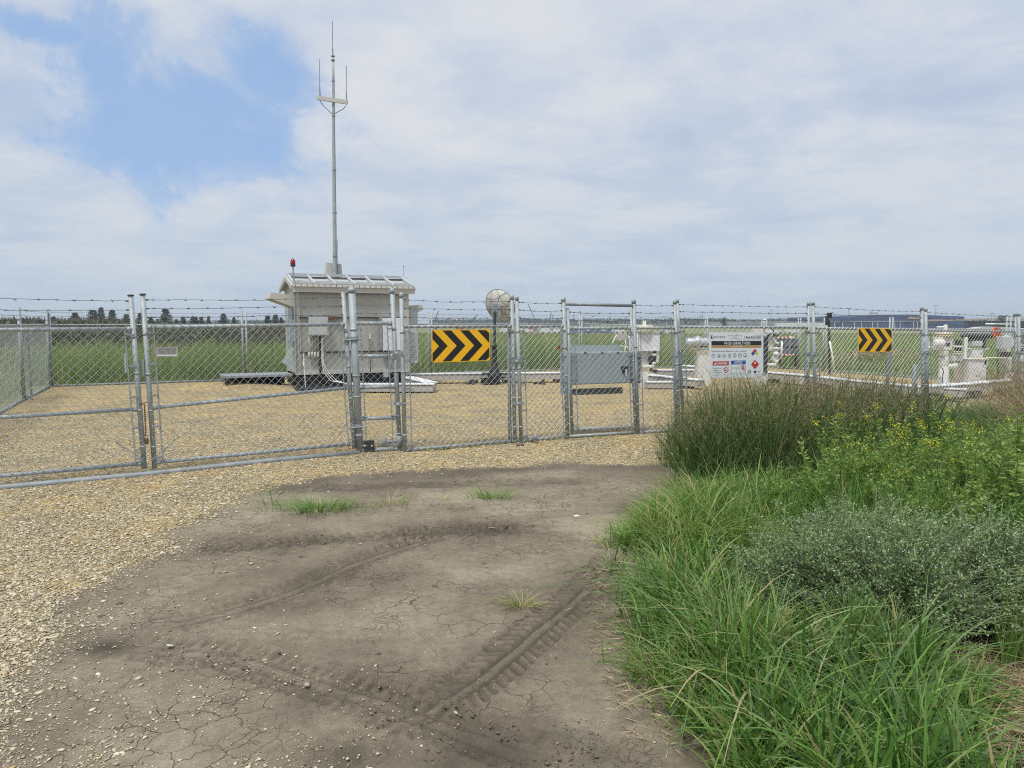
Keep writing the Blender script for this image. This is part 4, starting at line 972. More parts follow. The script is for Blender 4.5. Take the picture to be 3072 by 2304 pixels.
# ------------------------------------------------------------------ cable trays
def tray(label, pts, z, wd=.34, hh=.16, seg_=1.6, blocks=True, group='white lidded cable trays'):
    pts = [Vector((p[0], p[1], z + g(p[0], p[1]))) for p in pts]
    t = thing('cable_tray', label, 'cable tray', tuple(pts[0]), 0, group)
    mb = MB(); ml = MB(); bl_ = MB()
    for a_, b_ in zip(pts[:-1], pts[1:]):
        d = (b_ - a_).normalized(); off = Vector((0, 0, -.03 - hh / 2))
        mb.beam(a_ + off, b_ + off, wd, hh); ml.beam(a_ - d * .02, b_ + d * .02, wd + .04, .024)
        L = (b_ - a_).length; k = .4
        while k < L:
            c = a_ + d * k; ground_z = g(c.x, c.y); hb_ = c.z - .03 - hh - ground_z
            if hb_ > .01: b1_ = MB(); b1_.box((c.x, c.y, ground_z + hb_ / 2 - .004), (.24, wd * 1.1, hb_), math.atan2(d.y, d.x)); b1_.build('support_block', wood, t)
            k += seg_
    mb.build('channel', trayg, t); ml.build('lid', trayw, t)
    return t
def gx(px, Y): return ((px - 1536) / FPX * Y, Y)
tray('white tray running from the shed corner behind the dish', [gx(1222, 21.7), gx(1480, 22.0), gx(1700, 22.25), gx(1760, 22.3)], .30, group='white lidded cable trays')
tray('white tray at the foot of the shed, nearest the gate', [gx(1050, 18.95), gx(1300, 18.95)], .23)
tray('short slanting white tray joining the shed corner', [gx(1292, 19.2), gx(1215, 21.4)], .245)
tray('white tray slanting right behind the steel lock box', [gx(1935, 21.9), gx(2030, 20.7), gx(2105, 20.0)], .27)
tray('lowest white tray left of the white site sign', [gx(1940, 20.0), gx(2018, 20.1)], .20, .3, .14)
tray('upper white tray left of the white site sign', [gx(1975, 23.6), gx(2110, 24.2)], .30)
tray('farthest white tray left of the white site sign', [gx(2050, 26.0), gx(2110, 25.0)], .34)
tray('long white tray running right of the white site sign', [gx(2290, 23.6), gx(2440, 22.1), gx(2560, 20.5), gx(2780, 18.6), gx(2905, 18.0)], .33)
tray('white tray crossing in front of the concrete pier', [gx(2785, 18.1), gx(2900, 18.9), gx(3040, 20.2)], .40)

# ------------------------------------------------------------------ dish
P = G(1484, 1153); Yd = P.y
d = thing('satellite_dish', 'round beige satellite dish seen from behind on a black stand', 'satellite dish', tuple(P))
R_ = 52 / FPX * Yd; cc = AT(1492, 922, Yd + .25); ax = Vector((.50, .80, .33)).normalized()
mb = MB(); n = 40; prof = [(0.005, .0), (R_ * .35, .022), (R_ * .7, .09), (R_, .19), (R_ * 1.0, .205), (R_ * .7, .105), (R_ * .35, .037), (.005, .015)]
mb.lathe(cc - ax * .02, prof, n, ax); mb.build('reflector', cowpale, d, smooth_=True)
a_, b_ = mb.frame(ax); ml = MB()
def onr(r, th, o=-.012):
    hgt = .19 * (r / R_) ** 2; return cc - ax * .02 + ax * (hgt + o) + (a_ * math.cos(th) + b_ * math.sin(th)) * r
for k in range(6):
    th = k * math.pi / 3 + .2
    ml.path([onr(R_ * f, th) for f in (.12, .5, .66)], .007, 5); ml.path([onr(R_ * .66, th), onr(R_ * .97, th + .33)], .007, 5); ml.path([onr(R_ * .66, th), onr(R_ * .97, th - .33)], .007, 5)
    ml.path([onr(R_ * .64, th), onr(R_ * .5, th + math.pi / 6), onr(R_ * .64, th + math.pi / 3)], .005, 5)
ml.path([onr(R_ * .99, i * math.pi / 20, .0) for i in range(41)], .010, 6)
ml.build('rib', galvd, d)
mb = MB(); c = cc - ax * .09; mb.box(c, (.20, .10, .26), .3); mb.box(c + Vector((.10, -.02, -.12)), (.10, .10, .42), .3); mb.build('mount', galvd, d, bevel=.01)
mb = MB(); top = c + Vector((-.03, -.02, -.05)); mb.tube((P.x, Yd, .98), top, .040, 12); mb.build('pole', dark, d)
mb = MB(); z1 = AT(1484, 1040, Yd).z; mb.lathe((P.x, Yd, 0), [(.16, 0), (.16, .14), (.20, .16), (.20, .28), (.15, .40), (.10, .55), (.075, .75), (.07, z1), (.11, z1 + .01), (.11, z1 + .04), (.05, z1 + .05)], 14); mb.build('pedestal', black, d)
mb = MB(); mb.box((P.x, Yd, .33), (.75, .06, .04)); mb.box((P.x - .18, Yd - .1, .12), (.42, .25, .16), .3); mb.box((P.x + .1, Yd, .2), (1.0, .05, .03), .6); mb.build('outrigger', black, d)
for px, ln in ((1395, .22), (1600, .3)):
    P2 = AT(px, 1140, 21.4); mb = MB(); mb.tube((P2.x, P2.y, .05), (P2.x + ln, P2.y + .05, .06), .035, 8); mb.box((P2.x + ln, P2.y, .08), (.1, .1, .14))
    tag(mb.build('conduit_fitting', dark), 'black conduit stub lying ' + ('left' if px < 1500 else 'right') + ' of the satellite dish stand', 'fitting')

# ------------------------------------------------------------------ valve gear
class Gear:
    def __init__(s, name, label, cat, px, py, group=None, Y=None):
        s.P = G(px, py) if Y is None else Vector((gx(px, Y)[0], Y, g(*gx(px, Y)))); s.Y = s.P.y
        s.t = thing(name, label, cat, tuple(s.P), 0, group)
    def a(s, px, py, dy=0.0): return AT(px, py, s.Y + dy)
    def box(s, nm, x0, y0, x1, y1, dep, m, dy=0.0, par=None, bev=.01):
        p, q = s.a(x0, y0, dy), s.a(x1, y1, dy); mb = MB(); mb.box(((p.x + q.x) / 2, s.Y + dy + dep / 2, (p.z + q.z) / 2), (q.x - p.x, dep, p.z - q.z), .0); return mb.build(nm, m, par or s.t, bevel=bev)
    def cyl(s, nm, x0, y0, x1, y1, m, par=None, n=18, dy=0.0, sm=True):
        """upright cylinder filling the pixel box"""
        p, q = s.a(x0, y0, dy), s.a(x1, y1, dy); r = (q.x - p.x) / 2; mb = MB(); b_ = min(.015, (p.z - q.z) / 4)
        mb.lathe(((p.x + q.x) / 2, s.Y + dy + r * .2, q.z), [(r * .94, 0), (r, b_), (r, p.z - q.z - b_), (r * .94, p.z - q.z)], n); return mb.build(nm, m, par or s.t, smooth_=sm)
    def hcyl(s, nm, x0, y0, x1, y1, m, par=None, dy=0.0, n=18):
        p, q = s.a(x0, y0, dy), s.a(x1, y1, dy); r = (p.z - q.z) / 2; mb = MB(); L = q.x - p.x
        mb.lathe((p.x, s.Y + dy, (p.z + q.z) / 2), [(r * .5, 0), (r * .93, L * .05), (r, L * .12), (r, L * .88), (r * .93, L * .95), (r * .5, L)], n, (1, 0, 0)); return mb.build(nm, m, par or s.t, smooth_=True)
    def pipe(s, nm, pts, r, m, par=None, dy=0.0, n=10):
        # rounded corners
        Q = [s.a(x, y, dy) for x, y in pts]; out = [Q[0]]
        for i in range(1, len(Q) - 1):
            d1 = (Q[i - 1] - Q[i]); d2 = (Q[i + 1] - Q[i]); k = min(d1.length, d2.length, .16) * .5 / 1
            a1, a2 = Q[i] + d1.normalized() * k, Q[i] + d2.normalized() * k
            for f in (0, .25, .5, .75, 1): out.append(a1.lerp(Q[i], f).lerp(Q[i].lerp(a2, f), f))
        out.append(Q[-1]); mb = MB(); mb.path(out, r, n); return mb.build(nm, m, par or s.t, smooth_=True)
# unit 1 right of the lock box
v = Gear('valve_actuator', 'white boxed valve actuator just right of the steel lock box', 'valve actuator', 1932, 1164)
v.box('pier', 1921, 1112, 1945, 1164, .35, conc)
bx_ = v.box('cabinet', 1916, 998, 1979, 1054, .35, whiteb, -.05); v.box('cabinet_lid', 1914, 996, 1981, 999, .4, greyb, -.08, bx_, 0)
v.cyl('gear_housing', 1907, 976, 1960, 998, mat('cream_paint', (.62, .60, .47), .5)); v.box('knob', 1929, 960, 1939, 976, .09, white); v.cyl('cap', 1932, 954, 1936, 961, galvd)
v.box('yoke', 1920, 1054, 1951, 1100, .2, conc, .1); v.pipe('riser', [(1910, 994), (1910, 1120)], .035, conc, None, -.12)
v.cyl('flange', 1954, 1046, 1972, 1052, white); v.cyl('flange', 1955, 1061, 1971, 1067, white); v.cyl('stem', 1957, 1050, 1968, 1086, dark)
v.box('valve_body', 1954, 1068, 1974, 1086, .18, conc); v.box('side_plate', 1972, 1044, 1976, 1088, .15, white)
v.pipe('elbow_pipe', [(1963, 1086), (1962, 1098), (1925, 1101)], .055, conc); v.cyl('hub', 1946, 1068, 1956, 1100, dark)
v.pipe('loop_pipe', [(1950, 1108), (1972, 1116)], .05, dark)
mb = MB(); c = v.a(1985, 995, .0); mb.lathe(c, [(.03, -.04), (.065, -.03), (.065, .03), (.03, .06)], 12, (.5, -.6, .3)); mb.build('lamp_head', galvd, v.t)
mb = MB(); mb.tube(c, c + Vector((-.05, 0, -.25)), .012, 6); mb.build('lamp_arm', galvd, v.t)
v = Gear('tube_frame_box', 'pale grey box on a bent white tube frame behind the lock box', 'instrument box', 1868, 1150)
v.box('box', 1848, 1001, 1884, 1022, .15, pinkg)
v.pipe('tube_frame', [(1836, 1034), (1842, 1018), (1850, 1006)], .022, white); v.pipe('tube_frame', [(1884, 1008), (1890, 1016), (1893, 1150)], .03, white)
v.pipe('tube_frame', [(1876, 1022), (1879, 1040), (1864, 1038)], .018, white); v.pipe('tube_frame', [(1879, 1040), (1892, 1045)], .018, white); v.pipe('tube_frame', [(1878, 1040), (1872, 1056), (1870, 1150)], .018, white)
# silver tank
v = Gear('silver_tank', 'silver horizontal gas cylinder on a concrete pier left of the sign', 'tank', 2108, 1155)
v.hcyl('drum', 2057, 1013, 2140, 1042, silver, None, .1); v.hcyl('cap', 2084, 1008, 2100, 1046, silver, None, .1); v.box('saddle', 2083, 1036, 2120, 1043, .2, dark); v.box('saddle_plate', 2082, 1043, 2122, 1046, .28, white); v.box('pier', 2094, 1066, 2135, 1157, .4, conc); v.box('tan_cap', 2090, 1050, 2140, 1066, .4, tan)
# column right of sign
v = Gear('valve_stack', 'white valve stack with flanges at the right edge of the sign', 'valve', 2290, 1157)
v.box('pier', 2270, 1100, 2303, 1157, .4, conc); v.box('column', 2303, 1006, 2318, 1052, .3, conc, .05); v.box('panel', 2262, 985, 2318, 1010, .2, conc, .1); v.box('dark_column', 2291, 1010, 2302, 1118, .15, dark, -.05)
v.cyl('flange', 2319, 1042, 2340, 1047, white); v.cyl('flange', 2319, 1057, 2338, 1065, white); v.cyl('stem', 2323, 1044, 2334, 1060, conc); v.box('valve_body', 2319, 1068, 2338, 1082, .2, conc)
v.pipe('elbow_pipe', [(2330, 1080), (2329, 1095), (2300, 1094)], .05, conc); v.pipe('stand_pipe', [(2346, 1024), (2343, 1078)], .030, white)
v.pipe('linkage', [(2300, 1008), (2316, 1002), (2322, 992), (2312, 985)], .02, dark); v.hcyl('small_motor', 2300, 992, 2318, 1004, greyb, None, -.05); v.hcyl('small_motor', 2320, 1002, 2334, 1010, dark, None, -.05); v.pipe('linkage', [(2290, 975), (2292, 962), (2296, 957)], .025, white)
v.pipe('linkage', [(2320, 1012), (2328, 1028), (2336, 1030)], .03, white)
# grey board trailer beyond
v = Gear('flat_trailer', 'dark grey flat trailer end with red and white tape beyond the valves', 'trailer', 2365, 1110, Y=30.8)
v.box('bed', 2335, 1016, 2395, 1062, .25, mat('slate_board', (.115, .145, .155), .6)); v.box('board_joint', 2335, 1039, 2395, 1040.5, .02, dark, -.03, None, 0)
mb1, mb2 = MB(), MB()
for py in (1012, 1064):
    for k in range(9):
        p, q = v.a(2333 + k * 5.6, py - 2.2, -.02), v.a(2333 + k * 5.6 + 5.6, py + 2.2, -.02); (mb1 if k % 2 else mb2).box(((p.x + q.x) / 2, v.Y, (p.z + q.z) / 2), (q.x - p.x, .06, p.z - q.z))
mb1.build('red_tape', signr, v.t); mb2.build('white_tape', white, v.t); v.box('leg', 2340, 1064, 2344, 1100, .1, dark); v.box('leg', 2386, 1064, 2390, 1100, .1, dark)
v = Gear('marker_pole', 'thin grey pole topped with a round cream marker by the trailer', 'marker', 2362, 1110, Y=25)
mb = MB(); mb.tube(v.a(2361, 1112), v.a(2372, 1016), .016, 6); mb.build('pole', galvd, v.t); mb = MB(); mb.lathe(v.a(2373, 1012), [(.01, -.02), (.05, -.015), (.05, .015), (.01, .02)], 14, (0, 1, 0)); mb.build('disc', mat('cream_paint', (.62, .60, .47), .5), v.t)
# black camera pole
v = Gear('camera_pole', 'black pole with a camera head and white strut behind the fence', 'camera pole', 2490, 1125, Y=27.5)
mb = MB(); mb.tube(v.a(2489, 1125), v.a(2487, 960), .045, 8); mb.build('pole', dark, v.t); v.box('camera_head', 2486, 938, 2496, 954, .15, black); v.box('side_box', 2480, 948, 2486, 975, .12, dark)
mb = MB(); mb.tube(v.a(2476, 943), v.a(2500, 938), .02, 6); mb.build('bracket', black, v.t); v.pipe('strut', [(2489, 1024), (2497, 1066), (2503, 1112)], .035, white, None, -.3)
# unit 3
v = Gear('valve_actuator', 'tall beige valve actuator with a handwheel behind the paired right posts', 'valve actuator', 2831, 1196)
cr = MATS['cream_paint']
v.cyl('top_plate', 2812, 998, 2861, 1002, white); v.cyl('gear_housing', 2813, 1003, 2860, 1011, mat('ochre_ring', (.50, .40, .20), .5)); hs = v.box('housing', 2819, 1011, 2857, 1050, .3, conc, -.1); v.box('name_plate', 2838, 1029, 2850, 1038, .01, dark, -.112, hs, 0)
v.hcyl('motor', 2803, 1018, 2830, 1044, conc, None, -.15); v.cyl('neck', 2820, 1050, 2846, 1068, cr); v.cyl('column', 2820, 1068, 2845, 1097, conc); v.cyl('pipe', 2820, 1097, 2842, 1200, conc); v.cyl('band', 2819, 1069, 2846, 1071, dark); v.cyl('band', 2818, 1134, 2843, 1137, dark)
v.pipe('band_cable', [(2828, 1200), (2827, 1130), (2832, 1110), (2822, 1100)], .012, dark, None, -.18)
v.pipe('u_pipe', [(2836, 1098), (2868, 1099), (2874, 1082)], .065, conc); v.box('valve_body', 2862, 1067, 2888, 1084, .2, conc); v.cyl('flange', 2861, 1037, 2889, 1042, white); v.cyl('flange', 2862, 1054, 2887, 1057.5, cr); v.cyl('flange', 2862, 1060, 2887, 1063.5, cr); v.cyl('stem', 2868, 1020, 2883, 1062, dark); v.cyl('stem_cap', 2871, 1022, 2879, 1036, conc)
v.pipe('top_lever', [(2811, 981), (2832, 981), (2838, 974)], .022, white); v.cyl('lever_post', 2832, 974, 2842, 998, white)
mb = MB(); c = v.a(2777, 1040, -.1); rw = 24 / FPX * v.Y; mb.path([c + Vector((math.cos(t_ * math.pi / 14) * rw * .78, math.cos(t_ * math.pi / 14) * rw * .55, math.sin(t_ * math.pi / 14) * rw)) for t_ in range(29)], .028, 8)
for k in range(3): an = k * math.pi / 3; dv_ = Vector((math.cos(an) * rw * .78, math.cos(an) * rw * .55, math.sin(an) * rw)); mb.tube(c - dv_, c + dv_, .014, 6)
mb.tube(c, v.a(2806, 1041), .02, 8); mb.build('handwheel', white, v.t, smooth_=True)
# pier
v = Gear('concrete_pier', 'wide pale concrete pier carrying a black pipe rack', 'pier', 2932, 1178)
v.box('pier', 2908, 1074, 2956, 1178, .45, conc); v.box('upper_block', 2917, 1049, 2949, 1076, .35, conc); v.box('cap_plate', 2903, 1046, 2968, 1048.5, .4, white)
v.box('tan_side', 2888, 1080, 2907, 1160, .4, tan, .25); v.box('grey_box', 2919, 1023, 2948, 1038, .2, greyb, -.05); v.hcyl('black_pipe', 2884, 1000, 2978, 1016, dark, None, .1); v.box('black_block', 2912, 1016, 2960, 1024, .25, dark); v.box('leg', 2952, 1022, 2957, 1046, .1, dark)
v.box('gauge_rod', 2896, 1012, 2901, 1078, .06, white, -.1); v.pipe('pipe_rail', [(2955, 1073), (3020, 1074)], .02, cr); v.box('clamp_plate', 2904, 1076, 2966, 1079, .5, cr, -.04); v.box('side_valve', 2953, 1080, 2964, 1096, .1, conc)
v.box('name_tag', 2941, 1059, 2946, 1061, .01, dark, -.01, None, 0)
# orange wheel
v = Gear('hose_reel', 'round orange reel above the rail near the right edge', 'reel', 2992, 1172, Y=23.5)
mb = MB(); c = v.a(2991, 996); r_ = 14 / FPX * v.Y; mb.lathe(c + Vector((0, .06, 0)), [(r_ * .3, -.12), (r_ * .35, -.06), (r_ * .8, -.05), (r_ * .82, -.08), (r_, -.08), (r_, .0), (r_ * .5, .02)], 26, (0, 1, 0)); mb.build('wheel', orange, v.t)
mb = MB(); mb.tube(c, c + Vector((.0, -.1, 0)), .03, 8); mb.build('hub', dark, v.t); v.box('hook', 2984, 1008, 2998, 1013, .05, orange); v.box('hook_end', 2989, 1012, 2995, 1020, .05, orange); v.pipe('stand', [(2993, 1014), (2993, 1172)], .03, dark, None, .1)
# unit 4
v = Gear('valve_actuator', 'white valve actuator with a half-round shield at the right edge', 'valve actuator', 3028, 1172, Y=21.6)
mb = MB(); c = v.a(3022, 1026); r_ = 20 / FPX * v.Y; mb.lathe(c, [(r_, 0), (r_, .06), (r_ * .9, .06)], 26, (0, 1, 0)); mb.build('shield', white, v.t)
v.box('cabinet', 3010, 1010, 3036, 1047, .3, greyb, -.35); v.box('neck', 3017, 1047, 3032, 1056, .2, conc); v.box('gland', 3012, 1057, 3036, 1070, .2, dark); v.cyl('pipe', 3020, 1070, 3032, 1112, conc); v.cyl('flange', 3017, 1112, 3036, 1118, galvd); v.cyl('lower_pipe', 3016, 1118, 3038, 1175, conc)
v = Gear('flanged_valve', 'pale flanged valve cut by the right photo edge', 'valve', 3072, 1160, Y=20.6)
for k, (y0, y1) in enumerate(((1034, 1038), (1041, 1044), (1055, 1060))): v.cyl('flange', 3060, y0, 3092, y1, white)
v.cyl('body', 3063, 1062, 3088, 1098, conc); v.cyl('stem', 3068, 1010, 3082, 1060, rust); v.cyl('pipe', 3066, 1098, 3086, 1165, conc)

# ------------------------------------------------------------------ far background
def far_box(name, label, cat, px0, px1, pyt, Y, m, dep=20, zb=-1.7, group=None, root=None):
    a_, b_ = AT(px0, pyt, Y), AT(px1, pyt, Y); mb = MB(); mb.box(((a_.x + b_.x) / 2, Y + dep / 2, (a_.z + zb) / 2), (b_.x - a_.x, dep, a_.z - zb)); o = mb.build(name, m, root)
    return o if root is not None else tag(o, label, cat, group)
Y = 420
wh = thing('warehouse', 'long navy warehouse with a shallow curved roof, far right', 'warehouse', (gx(2690, Y)[0], Y, -1))
def fa(px, py): return AT(px, py, Y)
mb = MB(); top = [(2480, 951), (2560, 949), (2640, 944), (2740, 943.5), (2830, 947), (2893, 949.5)]
mb.prism([fa(x, y) for x, y in top] + [Vector((fa(2893, 1000).x, Y, -1.8)), Vector((fa(2480, 1000).x, Y, -1.8))], (0, 60, 0)); mb.build('wall', navy, wh)
mb = MB(); mb.prism([fa(2482, 964) + Vector((0, -.3, 0)), fa(2893, 961) + Vector((0, -.3, 0)), fa(2893, 963) + Vector((0, -.3, 0)), fa(2482, 966.5) + Vector((0, -.3, 0))], (0, .25, 0)); mb.build('grey_band', bgrey, wh)
mb = MB()
for px in (2503, 2527, 2562, 2584, 2616, 2632, 2683, 2699, 2739, 2751, 2848, 2855): mb.prism([fa(px, 965) + Vector((0, -.3, 0)), fa(px + 1.6, 965) + Vector((0, -.3, 0)), fa(px + 1.6, 985) + Vector((0, -.3, 0)), fa(px, 985) + Vector((0, -.3, 0))], (0, .25, 0))
mb.build('white_mullion', bwhite, wh)
mb = MB(); mb.prism([fa(x, y) + Vector((0, -.6, 0)) for x, y in ((2720, 957), (2728, 950), (2745, 951), (2762, 949), (2764, 958))], (0, .4, 0)); mb.build('tan_emblem', btan, wh)
mb = MB(); mb.prism([fa(x, y) for x, y in ((2616, 941.5), (2616, 937.5), (2636, 937.5), (2633, 941.5))], (0, 3, 0)); mb.build('roof_unit', bgrey, wh)
far_box('long_building', 'low grey roofed building with white walls left of the navy warehouse', 'building', 2290, 2482, 965, 400, bgrey, 30); 
o = far_box('white_shed', 'white walled loading building behind the fence left of the warehouse', 'building', 2330, 2480, 969, 395, bwhite, 4)
far_box('grey_hangar', 'long low grey hangar left of the white loading building', 'building', 2125, 2330, 966, 430, bgrey, 20)
far_box('yellow_gantry', 'long tan roof line crossing the navy warehouse front', 'building', 2760, 2960, 955.5, 380, btan, 2, 5.0) if 0 else None
mb = MB(); p, q = AT(2765, 961, 380), AT(3072, 955, 380); mb.beam(p, q + Vector((40, 0, 0)), 3, .7); p2 = AT(2760, 960, 380)
tag(mb.build('tan_canopy', btan), 'long thin tan canopy roof at the far right', 'canopy')
mb = MB(); a_, b_ = AT(2893, 964, 400), AT(3100, 964, 400); mb.box(((a_.x + b_.x) / 2, 410, .5), (b_.x - a_.x, 18, 4.4)); mb.box(((a_.x + b_.x) / 2, 401 - 1, 3.2), (b_.x - a_.x, 20, .5)); tag(mb.build('blue_shed', navy2), 'low blue shed with a white eave right of the warehouse', 'building')
far_box('white_roof_building', 'pale roofed building just below the skyline at far right', 'building', 2880, 3200, 957, 520, bwhite, 20)
far_box('blue_container_row', 'blue flat container row beyond the lock box', 'container', 1716, 1845, 982, 230, navy2, 8, -1.6)
far_box('grey_shed', 'low grey shed left of the blue container row', 'shed', 1615, 1712, 983, 260, bgrey, 8, -1.6)
for k, (p0_, p1_, py, Y_) in enumerate(((1762, 1768, 987, 215), (1808, 1815, 987, 215), (1838, 1862, 985, 215), (1620, 1655, 985, 200), (1660, 1682, 987, 200), (1500, 1530, 985, 210), (1560, 1600, 988, 220), (1845, 1875, 992, 205), (1895, 1930, 991, 205), (2000, 2040, 992, 200), (2310, 2350, 990, 200), (2360, 2400, 989, 200))):
    a_, b_ = AT(p0_, py, Y_), AT(p1_, py, Y_); L = b_.x - a_.x; hh = a_.z + .6
    t = thing('parked_truck' , 'small white vehicle in the distant yard', 'vehicle', ((a_.x + b_.x) / 2, Y_, -1.4), 0, 'white vehicles parked in the distant yard')
    mb = MB(); mb.prism([(a_.x, Y_, -1.1), (a_.x, Y_, -.35), (a_.x + L * .2, Y_, a_.z), (a_.x + L * .72, Y_, a_.z), (a_.x + L * .85, Y_, -.35), (b_.x, Y_, -.5), (b_.x, Y_, -1.1)], (0, 2, 0)); mb.build('body', bwhite, t)
    mb = MB(); mb.lathe((a_.x + L * .22, Y_ - .1, -1.1), [(.35, 0), (.35, .3)], 10, (0, 1, 0)); mb.build('wheel', black, t); mb = MB(); mb.lathe((a_.x + L * .8, Y_ - .1, -1.1), [(.35, 0), (.35, .3)], 10, (0, 1, 0)); mb.build('wheel', black, t)
# pickup at right
Yp = 90; t = thing('pickup_truck', 'silver vehicle with a pale roof behind the orange reel', 'vehicle', (gx(3010, Yp)[0], Yp, -.3))
f_ = lambda x, y: AT(x, y, Yp)
mb = MB(); mb.prism([f_(x, y) for x, y in ((2905, 994), (2912, 988), (2950, 981), (2978, 980), (3040, 980), (3046, 990), (3046, 1003), (2905, 1003))], (0, 1.8, 0)); mb.build('body', greyb, t)
mb = MB(); mb.prism([f_(x, y) for x, y in ((2978, 980), (2984, 973), (3038, 974), (3042, 981))], (0, 1.7, 0)); mb.build('window', glassd, t)
mb = MB(); mb.prism([f_(x, y) for x, y in ((2982, 973), (2986, 969.5), (3034, 970), (3038, 974))], (0, 1.8, 0)); mb.build('roof', white, t)
t = thing('parked_car', 'dark rounded car at the right edge beyond the field', 'vehicle', (gx(3075, 80)[0], 80, -.3)); f_ = lambda x, y: AT(x, y, 80)
mb = MB(); mb.prism([f_(x, y) for x, y in ((3058, 1000), (3062, 990), (3072, 985), (3110, 985), (3125, 995), (3125, 1003), (3058, 1003))], (0, 1.8, 0)); mb.build('body', greyb, t)
mb = MB(); mb.prism([f_(x, y) + Vector((0, -.05, 0)) for x, y in ((3064, 990), (3073, 986.5), (3100, 986.5), (3105, 991))], (0, .04, 0)); mb.build('window', glassd, t)
# lamp posts
def lamp(px, py, Y_, dbl, lab):
    p = AT(px, py, Y_); t = thing('lamp_post', lab, 'lamp post', (p.x, Y_, -.6), 0, 'tall lamp posts of the distant yard'); k = Y_ / FPX
    mb = MB(); mb.tube((p.x, Y_, -1.8), (p.x, Y_, p.z), k * .5, 6); mb.build('pole', farm, t)
    for s_ in ((-1, 1) if dbl else (0,)):
        mb = MB(); mb.box((p.x + s_ * k * 4, Y_, p.z), (k * (4 if dbl else 7), .4, k * 1.8)); mb.build('lamp_head', farm, t)
for px, py in ((1658, 946), (1672, 959), (1721, 947), (1779, 949), (1830, 951), (1878, 952), (1923, 953), (1442, 955)): lamp(px, py, 300, False, 'single-headed far lamp post above the middle yard')
for px, py in ((1994, 950), (2101, 948), (2108, 936), (2305, 956), (2314, 930), (2452, 953), (2546, 925), (2808, 917), (2976, 940)): lamp(px, py, 330, True, 'double-headed far lamp post toward the right')
# cranes / conveyor booms
def boom(pts, lab, Y_=280, m=farm):
    q = [AT(x, y, Y_) for x, y in pts]; t = thing('crane_boom', lab, 'crane', (q[-1].x, Y_, -.5), 0, 'far crane booms above the fence')
    mb = MB()
    for a_, b_ in zip(q[:-1], q[1:]): mb.beam(a_, b_, .32, .32)
    mb.build('boom', m, t); mb = MB(); e_ = q[-1]; mb.box((e_.x, Y_, (e_.z - 1.8) / 2), (2.5, 3, max(.6, e_.z + 1.8))); mb.build('cab', m, t)
redc = mat('far_red_paint', (.30, .06, .05), .6)
boom([(1316, 933), (1300, 974)], 'leaning crane boom just right of the shed')
boom([(1434, 943), (1396, 976)], 'long crane boom rising right, left of the dish')
boom([(1396, 954), (1416, 975)], 'short crane boom crossing another, left of the dish')
boom([(1376, 954), (1378, 976)], 'upright red crane boom above the large chevron board', 280, redc)
boom([(1584, 912), (1606, 962), (1611, 976)], 'tallest crane boom, right of the satellite dish')
boom([(1606, 963), (1592, 976)], 'low crane jib at the foot of the tallest boom', 280, redc)
boom([(1654, 937), (1645, 974)], 'crane boom leaning right, before the walk gate')
boom([(1738, 933), (1760, 974)], 'crane boom leaning left above the walk gate')

# ------------------------------------------------------------------ foliage helpers
def blades(xy, z0, h, w_, az, lean, seg=3, twist=None, droop=0.0, spread=None):
    n = len(xy); t = np.linspace(0, 1, seg + 1)[None, :]
    ca, sa = np.cos(az)[:, None], np.sin(az)[:, None]; h_ = h[:, None]; L = lean[:, None]
    hor = h_ * L * t ** 1.7; ver = h_ * (t - .5 * np.minimum(L, 1.4) ** 2 * .6 * t ** 2.2 - droop * t ** 4)
    cx = xy[:, 0][:, None] + hor * ca; cy = xy[:, 1][:, None] + hor * sa; cz = z0[:, None] + ver
    ps = rng.uniform(0, math.pi, n)[:, None] if twist is None else twist[:, None]
    wd = w_[:, None] * (np.clip(1 - t, 0.03, 1) ** .6) * np.where(t < .01, .7, 1)
    V = np.empty((n, seg + 1, 2, 3)); dx, dy = np.cos(ps) * wd / 2, np.sin(ps) * wd / 2
    V[:, :, 0, 0] = cx - dx; V[:, :, 0, 1] = cy - dy; V[:, :, 0, 2] = cz; V[:, :, 1, 0] = cx + dx; V[:, :, 1, 1] = cy + dy; V[:, :, 1, 2] = cz + wd * .15
    b_ = (np.arange(n) * (seg + 1) * 2)[:, None]; k = np.arange(seg)[None, :] * 2
    F = np.stack([b_ + k, b_ + k + 1, b_ + k + 3, b_ + k + 2], 2).reshape(-1, 4)
    return V.reshape(-1, 3), F, (seg + 1) * 2
def leafquads(P, D, L, Wd, up=None):
    """diamond leaves at P pointing along D (n,3)"""
    n = len(P); D = D / (np.linalg.norm(D, axis=1)[:, None] + 1e-9); r = rng.standard_normal((n, 3)); S = np.cross(D, r); S /= (np.linalg.norm(S, axis=1)[:, None] + 1e-9)
    L = L[:, None]; Wd = Wd[:, None]
    V = np.stack([P, P + D * L * .45 + S * Wd / 2, P + D * L, P + D * L * .45 - S * Wd / 2], 1).reshape(-1, 3)
    return V, (np.arange(n)[:, None] * 4 + np.arange(4)[None, :])
def joinm(parts):
    Vs, Fs, Ts = [], [], []; o = 0
    for V, F, T in parts: Vs.append(V); Fs.append(F + o); Ts.append(T); o += len(V)
    return np.concatenate(Vs), np.concatenate(Fs), np.concatenate(Ts)
def sample_poly(poly, n):
    P = np.array(poly); lo, hi = P.min(0), P.max(0); out = np.zeros((0, 2))
    while len(out) < n:
        q = rng.uniform(lo, hi, (n * 2, 2)); out = np.concatenate([out, q[inpoly(q[:, 0], q[:, 1], poly)]])
    return out[:n]
GREEN = leafmat('grass_green', (.058, .140, .028), (.195, .365, .078), (.50, .43, .22), .40)
BLUEG = leafmat('grass_blue_green', (.08, .15, .055), (.22, .33, .14), (.42, .40, .22), .36)
DKGR = leafmat('grass_dark', (.028, .068, .020), (.085, .155, .045), (.20, .22, .09), .30)
